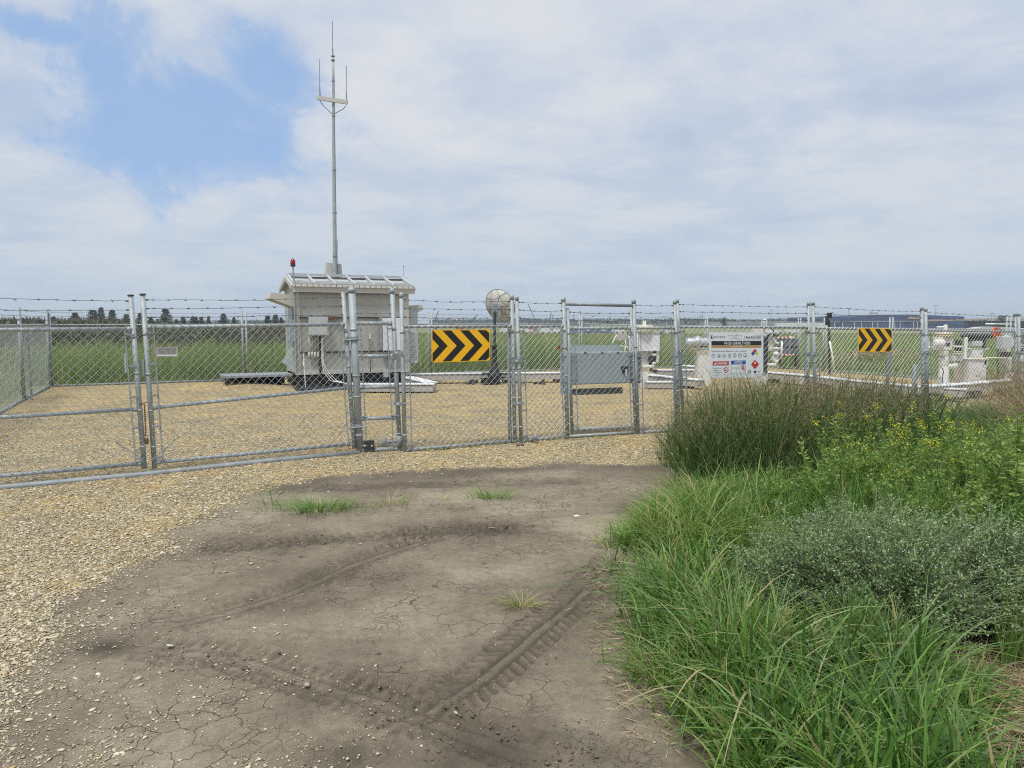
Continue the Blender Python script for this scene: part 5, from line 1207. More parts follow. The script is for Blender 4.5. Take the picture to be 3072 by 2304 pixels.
SEED = leafmat('seed_heads', (.20, .135, .09), (.34, .25, .17), (.50, .42, .28), .35)
FIELD = leafmat('field_grass', (.13, .22, .048), (.27, .38, .095), (.48, .46, .23), .42)
FIELDY = leafmat('far_field_grass', (.17, .21, .065), (.27, .29, .11), (.40, .34, .18), .4)
WEED = leafmat('weed_leaf', (.10, .185, .045), (.28, .41, .10), (.48, .59, .22), .42)
GREYL = leafmat('grey_leaf', (.10, .165, .065), (.22, .325, .135), (.38, .48, .26), .3)
YFL = leafmat('yellow_flower', (.50, .46, .02), (.68, .62, .03), (.75, .70, .10), .2)
WFL = leafmat('white_flower', (.50, .55, .52), (.62, .68, .66), (.7, .72, .8), .2)
STRAW = leafmat('straw', (.22, .165, .10), (.36, .28, .17), (.50, .41, .27), .1)
NEED = leafmat('spruce_needles', (.022, .040, .026), (.042, .068, .042), (.075, .10, .065), .1)
SHRUB = leafmat('shrub_leaf', (.075, .085, .062), (.125, .135, .095), (.20, .175, .13), .2)
FARTREE = leafmat('far_tree_leaf', (.070, .095, .085), (.11, .14, .125), (.16, .18, .16), .1)

def grass(name, label, poly, n, h, w_, m, lean=(.3, .25), az=None, tint=(.35, .2), seg=3, clump=0.0, droop=0.0, hmod=None, group=None, tuft_=0, ts=.05):
    xy = sample_poly(poly, n); tdir = None
    if tuft_:
        c = sample_poly(poly, max(3, n // tuft_)); q = rng.integers(0, len(c), n); d_ = rng.normal(0, ts, (n, 2)); xy = c[q] + d_
        tdir = np.arctan2(d_[:, 1], d_[:, 0]); tl = np.hypot(d_[:, 0], d_[:, 1]) / ts; th_ = rng.uniform(.55, 1.3, len(c))[q]; tt_ = rng.normal(0, .16, len(c))[q]
    if clump > 0:
        keep = fbm(xy[:, 0] / clump, xy[:, 1] / clump, 3) + rng.uniform(-.25, .25, len(xy)) > .42; xy = xy[keep]
    n = len(xy); hh = np.clip(rng.normal(h[0], h[1], n), h[0] * .3, h[0] * 1.5) * (.75 + .55 * fbm(xy[:, 0] * 1.3, xy[:, 1] * 1.3, 3) / .5 * .5 + .1)
    if hmod is not None: hh = hh * hmod(xy[:, 0], xy[:, 1])
    ww = np.clip(rng.normal(w_, w_ * .3, n), w_ * .3, w_ * 2); A_ = rng.uniform(0, 2 * math.pi, n) if az is None else rng.normal(az[0], az[1], n)
    L = np.abs(rng.normal(lean[0], lean[1], n)); tn = rng.normal(tint[0], tint[1], n) + (fbm(xy[:, 0] * .8, xy[:, 1] * .8, 3) - .47) * .7 + (fbm(xy[:, 0] * .12, xy[:, 1] * .12, 3) - .47) * .5
    if tdir is not None: A_ = tdir + rng.normal(0, .5, n); L = L * np.clip(.4 + .5 * tl, .3, 1.6); hh = hh * th_; tn = tn + tt_
    tn = np.clip(tn, 0, .8); tn = np.where(rng.random(n) < .045, 1.0, tn)
    V, F, k = blades(xy, gz(xy[:, 0], xy[:, 1]) - .01, hh, ww, A_, L, seg, None, droop)
    return tag(npmesh(name, V, F, m, np.repeat(tn, k)), label, None, group, 'stuff')
def seedgrass(name, label, poly, n, h, m_stem, m_head, lean=(.15, .1), az=None, headlen=.16, hmod=None, nh=9, tint=(.5, .2), hw=.005):
    xy = sample_poly(poly, n); hh = np.clip(rng.normal(h[0], h[1], n), h[0] * .5, h[0] * 1.5)
    if hmod is not None: hh = hh * hmod(xy[:, 0], xy[:, 1])
    A_ = rng.uniform(0, 2 * math.pi, n) if az is None else rng.normal(az[0], az[1], n); L = np.abs(rng.normal(lean[0], lean[1], n))
    z0 = gz(xy[:, 0], xy[:, 1]) - .01
    V, F, k = blades(xy, z0, hh, np.full(n, .004), A_, L, 4)
    o1 = tag(npmesh(name, V, F, m_stem, np.repeat(np.clip(rng.normal(.55, .2, n), 0, 1), k)), label, None, None, 'stuff')
    t = rng.uniform(1 - headlen / h[0], 1.0, (n, nh)); L_ = L[:, None]; H_ = hh[:, None]
    hor = H_ * L_ * t ** 1.7; ver = H_ * (t - .3 * np.minimum(L_, 1.4) ** 2 * t ** 2.2)
    P = np.stack([xy[:, 0][:, None] + hor * np.cos(A_)[:, None], xy[:, 1][:, None] + hor * np.sin(A_)[:, None], z0[:, None] + ver], 2).reshape(-1, 3)
    D = np.stack([np.cos(A_) * L * .8, np.sin(A_) * L * .8, np.ones(n)], 1); D = np.repeat(D, nh, 0) + rng.standard_normal((n * nh, 3)) * .55
    V, F = leafquads(P, D, rng.uniform(.03, .055, n * nh), rng.uniform(hw * .7, hw * 1.4, n * nh))
    tn = np.clip(rng.normal(tint[0], tint[1], n), 0, 1)
    o2 = npmesh('seed_head', V, F, m_head, np.repeat(tn, nh * 4), o1); o2['kind'] = 'stuff'
    return o1

# ------------------------------------------------------------------ field behind the fences
bdirn = bdir.normalized(); bnor = Vector((-bdirn.y, bdirn.x, 0)); bnor = bnor if bnor.y > 0 else -bnor
def off(v, k, s_=0.0): q = v + bnor * k + bdirn * s_; return (q.x, q.y)
BRc = Vector((BR.x, BR.y, 0)); FRc = Vector((FR.x, FR.y, 0))
strip = [off(BLc, .5, -9), off(BRc, .5, 3), off(BRc, 6, 6), off(BLc, 6, -12)]
grass('tall_grass', 'bright tall green grass band growing behind the back fence', strip, 44000, (.82, .22), .022, FIELD, (.3, .2), tint=(.38, .25), seg=3)
seedgrass('seeding_grass', 'pale seed tops waving above the grass behind the back fence', [off(BLc, 1.5, -12), off(BRc, 1.5, 3), off(BRc, 9, 6), off(BLc, 9, -16)], 9000, (.92, .12), FIELD, STRAW, (.2, .1), headlen=.2, nh=5, tint=(.7, .2), hw=.012)
far1 = [off(BLc, 6, -40), off(BRc, 6, 12), (60, 60), (60, 75), (-60, 60), (-50, 30)]
grass('field_grass', 'rough green field grass beyond the fence', far1, 46000, (.62, .2), .06, FIELD, (.35, .2), tint=(.50, .3), seg=2)
far2 = [(-35, 45), (85, 45), (190, 190), (-70, 190)]
grass('meadow', 'pale yellow-green meadow stretching to the distant yard', far2, 52000, (.5, .12), .22, FIELDY, (.35, .2), tint=(.45, .25), seg=2)
side = [(BRc.x + .4, BRc.y + .5), (FRc.x + .4, FRc.y), (FRc.x + 14, FRc.y + 2), (45, 42), (30, 46)]
grass('tall_grass', 'tall green grass outside the right side fence', side, 26000, (.75, .2), .035, FIELD, (.35, .2), tint=(.42, .22), seg=2)
lside = [(BLc.x - .4, BLc.y), (BLc.x - 8, BLc.y + 2), (-18, 8), (FL.x - 1.0, FL.y + 1), (S2.x - .5, S2.y)]
grass('tall_grass', 'green grass outside the left side fence', lside, 16000, (.55, .15), .025, FIELD, (.35, .2), tint=(.45, .22), seg=2)
# pale dry mounds in the field
for k, (px, Y_, w0) in enumerate(((2030, 33.5, 1.6), (2640, 30.5, 2.0), (2180, 36, 2.0))):
    c = AT(px, 1060, Y_); q = [(c.x + w0 * math.cos(i), c.y + .9 * math.sin(i)) for i in np.linspace(0, 6.28, 14)[:-1]]
    xy = sample_poly(q, 2600); D = rng.standard_normal((2600, 3)); P = np.stack([xy[:, 0], xy[:, 1], .45 * rng.random(2600) * np.clip(1 - ((xy[:, 0] - c.x) / w0) ** 2, 0, 1) + gz(xy[:, 0], xy[:, 1]) + .35], 1)
    V, F = leafquads(P, D, rng.uniform(.15, .35, 2600), rng.uniform(.03, .06, 2600)); tag(npmesh('dry_weeds', V, F, STRAW, np.repeat(np.clip(rng.normal(.6, .2, 2600), 0, 1), 4)), 'heap of pale dry weeds in the field', None, None, 'stuff')

# thicket of shrubs far left
def thicket(name, label, x0, x1, Y_, hgt, n, m, leaf=(.25, .5), dep=6, lump=6.0):
    x = rng.uniform(x0, x1, n); y = Y_ + rng.uniform(0, dep, n); H_ = hgt * (.62 + .8 * fbm(x / lump + 7, y / lump, 4)); z = np.maximum(gz(x, y), -1.0) + H_ * rng.random(n) ** .75
    D = rng.standard_normal((n, 3)); D[:, 2] = np.abs(D[:, 2]) * 1.6 + .4
    V, F = leafquads(np.stack([x, y, z], 1), D, rng.uniform(leaf[0], leaf[1], n), rng.uniform(leaf[0] * .3, leaf[1] * .4, n))
    tn = np.clip(rng.normal(.4, .22, n) + (fbm(x / 3, y / 3 + z, 3) - .47), 0, 1)
    return tag(npmesh(name, V, F, m, np.repeat(tn, 4)), label, None, None, 'stuff')
thicket('thicket', 'dense grey-green willow thicket behind the left field', -56, -11.5, 37, 1.62, 50000, SHRUB, (.16, .36), 8)
thicket('woods', 'hazy distant treeline left of the shed', -420, -60, 430, 3.2, 9000, FARTREE, (1, 2.2), 30, 24)
thicket('woods', 'hazy distant treeline along the middle horizon', -60, 160, 520, 4.4, 9000, FARTREE, (1, 2.2), 30, 28)
thicket('woods', 'hazy distant treeline behind the warehouse', 160, 560, 640, 4.6, 9000, FARTREE, (1, 2.5), 30, 40)
# spruces
def spruce_mesh(seed, Hh=1.0):
    r = np.random.default_rng(seed); parts = []; nl = 26; Ps, Ds, Ls, Ws = [], [], [], []
    for k in range(nl):
        f = k / nl; z = .05 + f * .93; R_ = .30 * (1 - f) ** .85 * r.uniform(.75, 1.2) + .012
        for j in range(int(9 + 10 * (1 - f))):
            an = r.uniform(0, 6.283); rad = R_ * r.uniform(.65, 1.15)
            for q in range(5):
                s_ = (q + r.uniform(0, 1)) / 5; Ps.append((math.cos(an) * rad * s_, math.sin(an) * rad * s_, z - .10 * rad * s_ * 2 + r.uniform(-.01, .01)))
                Ds.append((math.cos(an + r.uniform(-.9, .9)), math.sin(an + r.uniform(-.9, .9)), r.uniform(-.7, .15))); Ls.append(r.uniform(.05, .09)); Ws.append(r.uniform(.018, .035))
    V, F = leafquads(np.array(Ps), np.array(Ds), np.array(Ls), np.array(Ws)); tn = np.clip(np.repeat(r.normal(.4, .2, len(Ps)), 4), 0, 1)
    return V, F, tn
sm = []
for sd0 in (1, 2, 3):
    V, F, tn = spruce_mesh(sd0); o = npmesh('crown', V, F, NEED, tn); sm.append(o.data); bpy.data.objects.remove(o)
mb = MB(); mb.path([(0, 0, -.03), (0, 0, .5), (0, 0, 1.0)], [.022, .014, .002], 6); trunk_me = mb.build('trunk', wood); tmesh = trunk_me.data; bpy.data.objects.remove(trunk_me)
sp_list = [(22, 962, .8), (40, 956, .9), (66, 954, 1), (84, 957, .8), (108, 957, 1), (159, 950, 1.0), (224, 937, 1.15), (277, 929, 1.15), (302, 921, .7), (336, 930, .9), (379, 942, .9), (421, 938, .9), (452, 949, .9), (472, 956, .6), (496, 925, 1.0), (529, 957, .8), (549, 949, 1), (577, 948, .8), (586, 949, .8), (603, 951, .9), (626, 948, .6), (670, 940, 1.0), (702, 951, .7), (802, 946, .9), (826, 943, 1.0), (843, 952, .7)]
lab_s = {277: 'broad tall spruce left of the paired gate posts', 302: 'tallest thin spruce beside a broad one', 336: 'dark spruce just left of the paired gate posts', 496: 'tall dark spruce right of the paired gate posts', 670: 'lone dark spruce near the paired back fence posts', 159: 'broad low spruce beside the back left fence corner'}
for i, (px, py, wf) in enumerate(sp_list):
    Y_ = 150 + (i * 37 % 60); p = AT(px, py, Y_); zb = -1.0; Hs = p.z - zb
    t = thing('spruce_tree', lab_s.get(px, 'small dark spruce on the skyline behind the left field'), 'tree', (p.x, Y_, zb), random.uniform(0, 6), 'spruces on the skyline at left')
    for nm, me in (('crown', sm[i % 3]), ('trunk', tmesh)):
        o = bpy.data.objects.new(nm, me); COL.objects.link(o); o.parent = t; o.scale = (Hs * wf * 1.5, Hs * wf * 1.5, Hs * 1.04)
# broadleaf trees
def broadleaf(px, py, Y_, wpx, label, group=None):
    p = AT(px, py, Y_); Hs = p.z + 1.0; R_ = wpx / 2 * Y_ / FPX; t = thing('leafy_tree', label, 'tree', (p.x, Y_, -1.0), 0, group); n = 1400
    c = rng.standard_normal((7, 3)) * np.array([R_ * .45, R_ * .45, Hs * .18]) + np.array([0, 0, Hs * .62]); k = rng.integers(0, 7, n)
    P = c[k] + rng.standard_normal((n, 3)) * np.array([R_ * .32, R_ * .32, Hs * .11]); P[:, 2] = np.clip(P[:, 2], Hs * .2, Hs)
    V, F = leafquads(P, rng.standard_normal((n, 3)), rng.uniform(.3, .6, n) * Hs / 8, rng.uniform(.2, .35, n) * Hs / 8); npmesh('crown', V, F, FARTREE, np.repeat(np.clip(rng.normal(.25, .2, n), 0, 1), 4), t)
    mb = MB(); mb.tube((0, 0, 0), (0, 0, Hs * .6), Hs * .02, 6); mb.build('trunk', wood, t, world=False)
broadleaf(3012, 947, 200, 40, 'round leafy tree above the pale roofed vehicle')
broadleaf(2172, 953, 260, 18, 'small round tree above the white site sign')
broadleaf(2785, 962, 300, 50, 'low leafy tree before the navy warehouse')
broadleaf(3066, 968, 150, 24, 'leafy tree at the right photo edge')
broadleaf(2955, 960, 220, 16, 'narrow leafy tree left of the round tree')

# ------------------------------------------------------------------ near vegetation
clump = [(1.98, 8.35), (2.9, 8.0), (4.6, 8.1), (5.6, 9.4), (6.6, 12.2), (5.0, 12.2), (3.2, 11.5), (2.5, 10.6), (2.2, 9.5)]
def hm_cl(x, y): return np.clip(.50 + (x - 1.9 - (y - 8.35) * .16) * .75, .45, 1.0)
grass('tall_grass', 'dark leafy base of the tall grass clump by the fence', clump, 13000, (.64, .14), .017, DKGR, (.35, .2), tint=(.35, .22), seg=4, hmod=hm_cl, tuft_=34, ts=.09)
seedgrass('seeding_grass', 'reddish topped tall grass clump standing before the white site sign', clump, 2200, (.93, .12), DKGR, SEED, (.16, .10), headlen=.26, hmod=hm_cl, nh=12, tint=(.5, .25), hw=.0042)
outer = [(1.75, 8.1), (3.0, 7.7), (4.6, 7.9), (2.6, 11.3), (2.1, 10.4), (1.85, 9.2)]
seedgrass('seeding_grass', 'scattered thin seeding stems around the dark grass clump', outer, 420, (.72, .2), DKGR, SEED, (.4, .25), headlen=.22, nh=7, tint=(.6, .2), hw=.004)
grass('low_grass', 'loose bent blades around the dark grass clump', outer, 700, (.35, .14), .010, DKGR, (.8, .4), tint=(.5, .3), seg=4, tuft_=14, ts=.06)
grass('grass_fringe', 'low green grass at the foot of the dark grass clump', [(1.85, 8.0), (3.2, 7.6), (3.6, 8.3), (2.0, 8.6)], 500, (.14, .05), .009, GREEN, (.7, .3), tint=(.45, .25), seg=3, tuft_=30, ts=.06)
# bright middle patch
mid = GP([(1860, 1645), (1900, 1600), (1990, 1535), (2130, 1505), (2300, 1500), (2460, 1515), (2560, 1600), (2420, 1665), (2250, 1690), (2000, 1690)])
def edge_h(poly, k=.28):
    return lambda x, y: .5 + .6 * smooth(polydist(x, y, poly) / k)
grass('green_grass', 'bright green grass mound in the middle of the right verge', mid, 8200, (.30, .07), .0125, GREEN, (.7, .3), tint=(.42, .2), seg=4, hmod=edge_h(mid), tuft_=26, ts=.06, droop=.08)
grass('low_grass', 'short undergrowth of the middle grass mound', mid, 4000, (.15, .05), .009, GREEN, (.6, .3), tint=(.30, .2), seg=3)
# right back leaning grass
rb_p = [(4.6, 8.3), (7.5, 8.0), (9.5, 10), (13, 15), (9.2, 13.6), (6.6, 12.4), (5.8, 10.2)]
grass('leaning_grass', 'wind-swept green grass leaning left near the right edge', rb_p, 14000, (.47, .13), .014, BLUEG, (.8, .25), az=(math.pi, .5), tint=(.35, .25), seg=4)
rb_s = [(5.9, 8.0), (7.5, 7.6), (9.5, 9.2), (14, 15.2), (10.6, 14.2), (8.6, 12.2), (7.2, 10.2)]
def hm_r(x, y): return np.clip(.55 + (x / y - .58) * 4.6, .45, 1.35)
seedgrass('brown_grass', 'brownish seeding grass leaning left at the right photo edge', rb_s, 4400, (.92, .14), STRAW, SEED, (.55, .2), az=(math.pi, .45), headlen=.34, nh=10, tint=(.5, .28), hw=.006, hmod=hm_r)
# foreground broad grass
fg = GP([(1910, 1745), (2090, 1750), (2260, 1800), (2330, 1960), (2700, 2000), (2960, 2060), (2900, 2304)]) + [(1.9, 2.2), (1.15, 2.2)] + GP([(2170, 2304), (2060, 2160), (1975, 1990), (1920, 1880)])
grass('broad_grass', 'lush broad-bladed green grass in the right foreground', fg, 6400, (.34, .08), .0165, GREEN, (.55, .28), tint=(.45, .2), seg=6, hmod=edge_h(fg, .3), droop=.12, tuft_=22, ts=.05)
grass('broad_grass', 'blue-green blades mixed in the foreground grass', fg, 2000, (.36, .09), .015, BLUEG, (.75, .35), tint=(.45, .2), seg=6, hmod=edge_h(fg, .3), droop=.16, tuft_=16, ts=.05)
grass('low_grass', 'short yellowish undergrowth among the foreground grass', fg, 5200, (.16, .05), .009, GREEN, (.6, .3), tint=(.62, .25), seg=3)
tuftp = GP([(2540, 2020), (2610, 2000), (2680, 2010), (2670, 2050), (2580, 2060)])
grass('blue_grass_tuft', 'upright blue-green tuft below the grey bush', tuftp, 380, (.34, .05), .008, BLUEG, (.28, .15), tint=(.5, .15), seg=4)
right_e = GP([(2960, 1860), (3110, 1800), (3200, 2000), (3000, 2010)])
grass('green_grass', 'light green grass beside the grey bush at the right edge', right_e, 1500, (.30, .07), .009, GREEN, (.35, .2), tint=(.55, .2), seg=4)
back_low = GP([(2420, 1640), (3250, 1560), (3250, 1700), (2450, 1740), (2250, 1700)])
grass('low_grass', 'low green undergrowth behind the grey bush', back_low, 9000, (.20, .06), .008, GREEN, (.4, .3), tint=(.5, .25), seg=3)
wl = GP([(2400, 1640), (2480, 1500), (2700, 1440), (3300, 1440), (3300, 1660), (2900, 1690), (2500, 1690)])
grass('weedy_grass', 'mixed green grass between the flowering weeds', wl, 12000, (.42, .12), .012, GREEN, (.5, .25), tint=(.32, .22), seg=3)
edge_b = GP([(1830, 1690), (1920, 1700), (1930, 1850), (1980, 1980), (2060, 2150), (2170, 2304), (2060, 2304), (1950, 2150), (1870, 1980), (1830, 1830)])
grass('low_grass', 'sparse dusty blades creeping onto the dirt edge', edge_b, 380, (.13, .05), .009, GREEN, (1.0, .35), tint=(.6, .3), seg=4, tuft_=12, ts=.05)
edge_c = GP([(1760, 1650), (1830, 1590), (1960, 1520), (2060, 1480), (2120, 1500), (1960, 1570), (1870, 1640)])
grass('low_grass', 'sparse dusty blades around the grass mound edge', edge_c, 420, (.12, .05), .009, GREEN, (1.0, .35), tint=(.6, .3), seg=4, tuft_=12, ts=.05)
fenceline = [(v.x + dx, v.y - .12) for v, dx in ((A1[0], .1), (A2[0], 0), (PR[0], 0), (C2[0], 0))] + [(v.x, v.y + .05) for v in (C2[0], PR[0], A2[0], A1[0])]
grass('low_grass', 'few green sprigs at the foot of the front fence', fenceline, 260, (.06, .03), .006, GREEN, (.8, .3), tint=(.6, .3), seg=3, tuft_=22, ts=.03)
off_r = [(2.5, 2.2), (9, 1.0), (20, 8), (20, 15), (13, 14), (9.3, 9.4), (7.4, 7.6), (6.2, 6.6), (4.4, 4.6), (3.1, 3.4)]
grass('low_grass', 'rough grass carrying on past the right photo edge', off_r, 22000, (.34, .12), .016, GREEN, (.6, .3), tint=(.42, .25), seg=3, tuft_=30, ts=.10)
# dry litter
def litter(name, label, poly, n, L=(.05, .2), z=.03, tint=.55):
    xy = sample_poly(poly, n); an = rng.uniform(0, 6.283, n); D = np.stack([np.cos(an), np.sin(an), rng.normal(0, .12, n)], 1)
    P = np.stack([xy[:, 0], xy[:, 1], gz(xy[:, 0], xy[:, 1]) + bumpz(xy[:, 0], xy[:, 1]) + .006 + z * rng.random(n)], 1)
    V, F = leafquads(P, D, rng.uniform(L[0], L[1], n), rng.uniform(.003, .0065, n)); return tag(npmesh(name, V, F, STRAW, np.repeat(np.clip(rng.normal(tint, .25, n), 0, 1), 4)), label, None, None, 'stuff')
litter('straw', 'dry straw litter in the lower right corner', GP([(2780, 2060), (3200, 1930), (3200, 2304), (2850, 2304)]) + [(2.2, 2.2), (1.7, 2.2)], 4200)
litter('straw', 'dead stems under the grey bush and grass', GP([(2400, 1960), (3100, 1900), (3100, 2060), (2500, 2060)]), 1700)
litter('straw', 'scattered dry stems along the dirt edge', GP([(1760, 1700), (2060, 1690), (1900, 1800), (2040, 2250), (1880, 2250), (1780, 1900)]), 900, (.03, .12), .015)
litter('straw', 'dry stems at the edge of the grass mound', GP([(1800, 1600), (2150, 1470), (2250, 1480), (1950, 1690), (1850, 1680)]), 500, (.03, .12), .02)
litter('straw', 'dead stems on the soil below the dark grass clump', [(1.9, 7.5), (3.6, 7.2), (4.0, 8.2), (2.0, 8.5)], 900, (.04, .16), .03)
litter('dead_stems', 'few dry stems lying on the cracked dirt', GP([(600, 1700), (1800, 1500), (1850, 2000), (1300, 2250), (700, 2200)]), 150, (.03, .1), .004)

def tuft(px, py, n, h, spread, tint, label, w_=.007, m=None, flat=1.15):
    c = G(px, py); r = rng.normal(0, spread, (n, 2)) * np.array([1, .55]); xy = r; az = np.arctan2(r[:, 1], r[:, 0]) + rng.normal(0, .5, n)
    V, F, k = blades(xy, np.full(n, .0), np.clip(rng.normal(h, h * .3, n), .02, 1), np.clip(rng.normal(w_, .002, n), .002, .02), az, np.abs(rng.normal(flat, .35, n)), 4)
    o = npmesh('grass_tuft', V, F, m or GREEN, np.repeat(np.clip(rng.normal(tint, .2, n), 0, 1), k)); o.location = (c.x, c.y, c.z + float(bumpz(np.array([c.x]), np.array([c.y]))[0]))
    return tag(o, label, 'grass tuft', 'small grass tufts on the dirt')
tuft(950, 1530, 420, .13, .20, .35, 'widest green tuft lying on the dirt before the gates')
tuft(1170, 1515, 40, .16, .09, .8, 'sparse dry tuft right of the widest tuft')
tuft(1475, 1497, 160, .12, .12, .45, 'green tuft on dark soil before the walk gate')
tuft(1335, 1500, 16, .12, .04, .85, 'tiny dry sprig left of the walk gate tuft')
tuft(1565, 1822, 90, .11, .05, .85, 'small yellowish tuft alone on the cracked dirt')
tuft(2030, 1462, 60, .16, .10, .8, 'dry tuft at the foot of the dark grass clump')
tuft(1960, 2040, 60, .2, .06, .55, 'dusty tuft at the edge of the foreground grass', .009)
tuft(820, 1518, 24, .22, .05, .3, 'few dark blades reaching left from the widest tuft')

# ------------------------------------------------------------------ weeds
def weed(seed, H_=.85, nb=26, flowers=True, leafs=1.0):
    r = np.random.default_rng(seed); st = []; LP, LD, LL, LWd, FP = [], [], [], [], []
    for i in range(nb):
        a_ = r.uniform(0, 6.283); ln = r.uniform(.25, .62); hgt = H_ * r.uniform(.55, 1.05); pts = []
        for k in range(6):
            f = k / 5; pts.append(np.array([math.cos(a_) * ln * hgt * .55 * f ** 1.3 + r.normal(0, .006), math.sin(a_) * ln * hgt * .55 * f ** 1.3 + r.normal(0, .006), hgt * f]))
        st.append(pts)
        for k in range(int(60 * leafs)):
            f = r.uniform(.08, 1.0) * 5; i0 = min(int(f), 4); p = pts[i0] + (pts[i0 + 1] - pts[i0]) * (f - i0); an = r.uniform(0, 6.283)
            LP.append(p); LD.append((math.cos(an), math.sin(an), r.uniform(-.2, .9))); sz = r.uniform(.03, .085) * (1.25 - f / 7); LL.append(sz); LWd.append(sz * r.uniform(.22, .4))
        if flowers and r.random() < .5:
            for k in range(16): FP.append(pts[-1] + r.normal(0, .016, 3) + np.array([0, 0, .01]))
    stb = MB()
    for pts in st: stb.path([Vector(p) for p in pts], [.0045, .004, .0035, .003, .0022, .0012], 4)
    V, F = leafquads(np.array(LP), np.array(LD), np.array(LL), np.array(LWd)); tn = np.repeat(np.clip(r.normal(.45, .22, len(LP)), 0, 1), 4)
    lv = (V, F, tn); fl = None
    if FP:
        P = np.array(FP); Vf, Ff = leafquads(P, r.standard_normal((len(P), 3)), r.uniform(.010, .016, len(P)), r.uniform(.008, .014, len(P))); fl = (Vf, Ff, np.repeat(np.clip(r.normal(.5, .2, len(P)), 0, 1), 4))
    return stb, lv, fl
stalk = mat('green_stalk', (.10, .15, .05), .6)
protos = []
for s_, H_, fl in ((1, .85, True), (2, .8, True), (3, .7, False), (4, .9, True), (5, .6, False)):
    stb, lv, f = weed(s_, H_, 24 if fl else 20, fl, 1.15 if not fl else 1.0)
    o = stb.build('stem', stalk); a_ = [('stem', o.data)]; bpy.data.objects.remove(o)
    o = npmesh('leaves', lv[0], lv[1], WEED, lv[2]); a_.append(('leaves', o.data)); bpy.data.objects.remove(o)
    if f: o = npmesh('flowers', f[0], f[1], YFL, f[2]); a_.append(('blossoms', o.data)); bpy.data.objects.remove(o)
    protos.append(a_)
WP = [  # px, py(base), proto, scale, label
    (2330, 1590, 2, .85, 'leafy weed in front of the yellow flowers, nearest the grass mound'), (2440, 1600, 2, 1.15, 'tall pale-topped leafy weed left of the yellow flowers'), (2520, 1560, 4, 1.2, 'bushy green weed behind the pale-topped weed'),
    (2500, 1490, 0, 1.05, 'yellow flowered weed at the left end of its patch'), (2600, 1540, 1, 1.05, 'yellow flowered weed second from the left'), (2660, 1480, 3, 1.0, 'yellow flowered weed at the back left'),
    (2700, 1590, 0, 1.0, 'yellow flowered weed front left of centre'), (2760, 1520, 1, 1.1, 'yellow flowered weed in the patch centre'), (2800, 1440, 3, 1.05, 'yellow flowered weed at the back centre'),
    (2830, 1600, 3, 1.0, 'yellow flowered weed front right of centre'), (2870, 1520, 0, 1.05, 'yellow flowered weed right of centre'), (2930, 1470, 1, 1.0, 'yellow flowered weed at the back right'),
    (2940, 1620, 4, 1.5, 'leafy green weed right of the yellow flowers'), (3000, 1560, 2, 1.35, 'dark leafy weed near the right edge'), (3070, 1640, 4, 1.6, 'coarse leafy weed at the right photo edge'),
    (3040, 1500, 2, 1.4, 'leafy weed under the brown grass at right'), (2640, 1640, 4, 1.1, 'low leafy weed between mound and flowers'), (2760, 1660, 2, .9, 'leafy weed just above the grey bush'), (2890, 1690, 4, 1.1, 'leafy weed above the right half of the grey bush'), (3100, 1730, 2, 1.1, 'leafy weed right of the grey bush'), (2560, 1440, 3, .95, 'yellow flowered weed nearest the dark grass clump')]
for i, (px, py, k, sc_, lab) in enumerate(WP):
    c = G(px, py); t = thing('flowering_weed' if k in (0, 1, 3) else 'leafy_weed', lab, 'weed', tuple(c), i * 1.7, 'weeds with yellow flowers' if k in (0, 1, 3) else 'leafy green weeds'); t.scale = (sc_, sc_, sc_)
    for nm, me in protos[k]:
        o = bpy.data.objects.new(nm, me); COL.objects.link(o); o.parent = t
# grey bush with white flowers
def bush(px, py, R_, H_, ns, label, seed):
    r = np.random.default_rng(seed); c = G(px, py); t = thing('grey_bush', label, 'bush', tuple(c), 0, 'grey-green flowering bushes'); stb = MB(); LP, LD, LL, LWd, FP = [], [], [], [], []; LT = []
    for i in range(ns):
        a_ = r.uniform(0, 6.283); el = r.uniform(.12, 1.35); ln = r.uniform(.62, 1.22); st_t = r.normal(0, .16); ex_ = R_ * math.cos(el) * ln; ez_ = H_ * (.25 + .85 * math.sin(el)) * ln; pts = []; off_ = r.normal(0, .10, 2) * R_
        for k in range(7):
            f = k / 6; pts.append(np.array([off_[0] + math.cos(a_) * ex_ * f + r.normal(0, .008), off_[1] + math.sin(a_) * ex_ * .8 * f + r.normal(0, .008), ez_ * (1 - (1 - f) ** 1.6)]))
        stb.path([Vector(p) for p in pts], .0022, 3)
        for k in range(58):
            f = (r.uniform(.12, 1.0) ** .8) * 6; i0 = min(int(f), 5); p = pts[i0] + (pts[i0 + 1] - pts[i0]) * (f - i0) + r.normal(0, .012, 3); LP.append(p); LD.append(r.standard_normal(3) + np.array([0, 0, .4])); sz = r.uniform(.011, .025); LL.append(sz); LWd.append(sz * r.uniform(.4, .65)); LT.append(st_t + .12 * (f / 6 - .5))
            if r.random() < .11 and f > 2: FP.append(p + r.normal(0, .01, 3))
    stb.build('stem', mat('grey_stalk', (.16, .19, .11), .6), t, world=False)
    P = np.array(LP); P[:, 2] = np.maximum(P[:, 2], .01); V, F = leafquads(P, np.array(LD), np.array(LL), np.array(LWd)); npmesh('leaves', V, F, GREYL, np.repeat(np.clip(r.normal(.42, .18, len(LP)) + np.array(LT), 0, 1), 4), t)
    P = np.array(FP); V, F = leafquads(P, r.standard_normal((len(P), 3)), r.uniform(.007, .011, len(P)), r.uniform(.006, .010, len(P))); npmesh('blossoms', V, F, WFL, np.repeat(r.random(len(P)), 4), t)
bush(2420, 1870, .55, .54, 420, 'left grey-green bush dotted with white flowers', 31)
bush(2690, 1930, .68, .62, 620, 'widest grey-green bush dotted with white flowers', 32)
bush(2960, 1900, .62, .60, 520, 'right grey-green bush dotted with white flowers', 33)
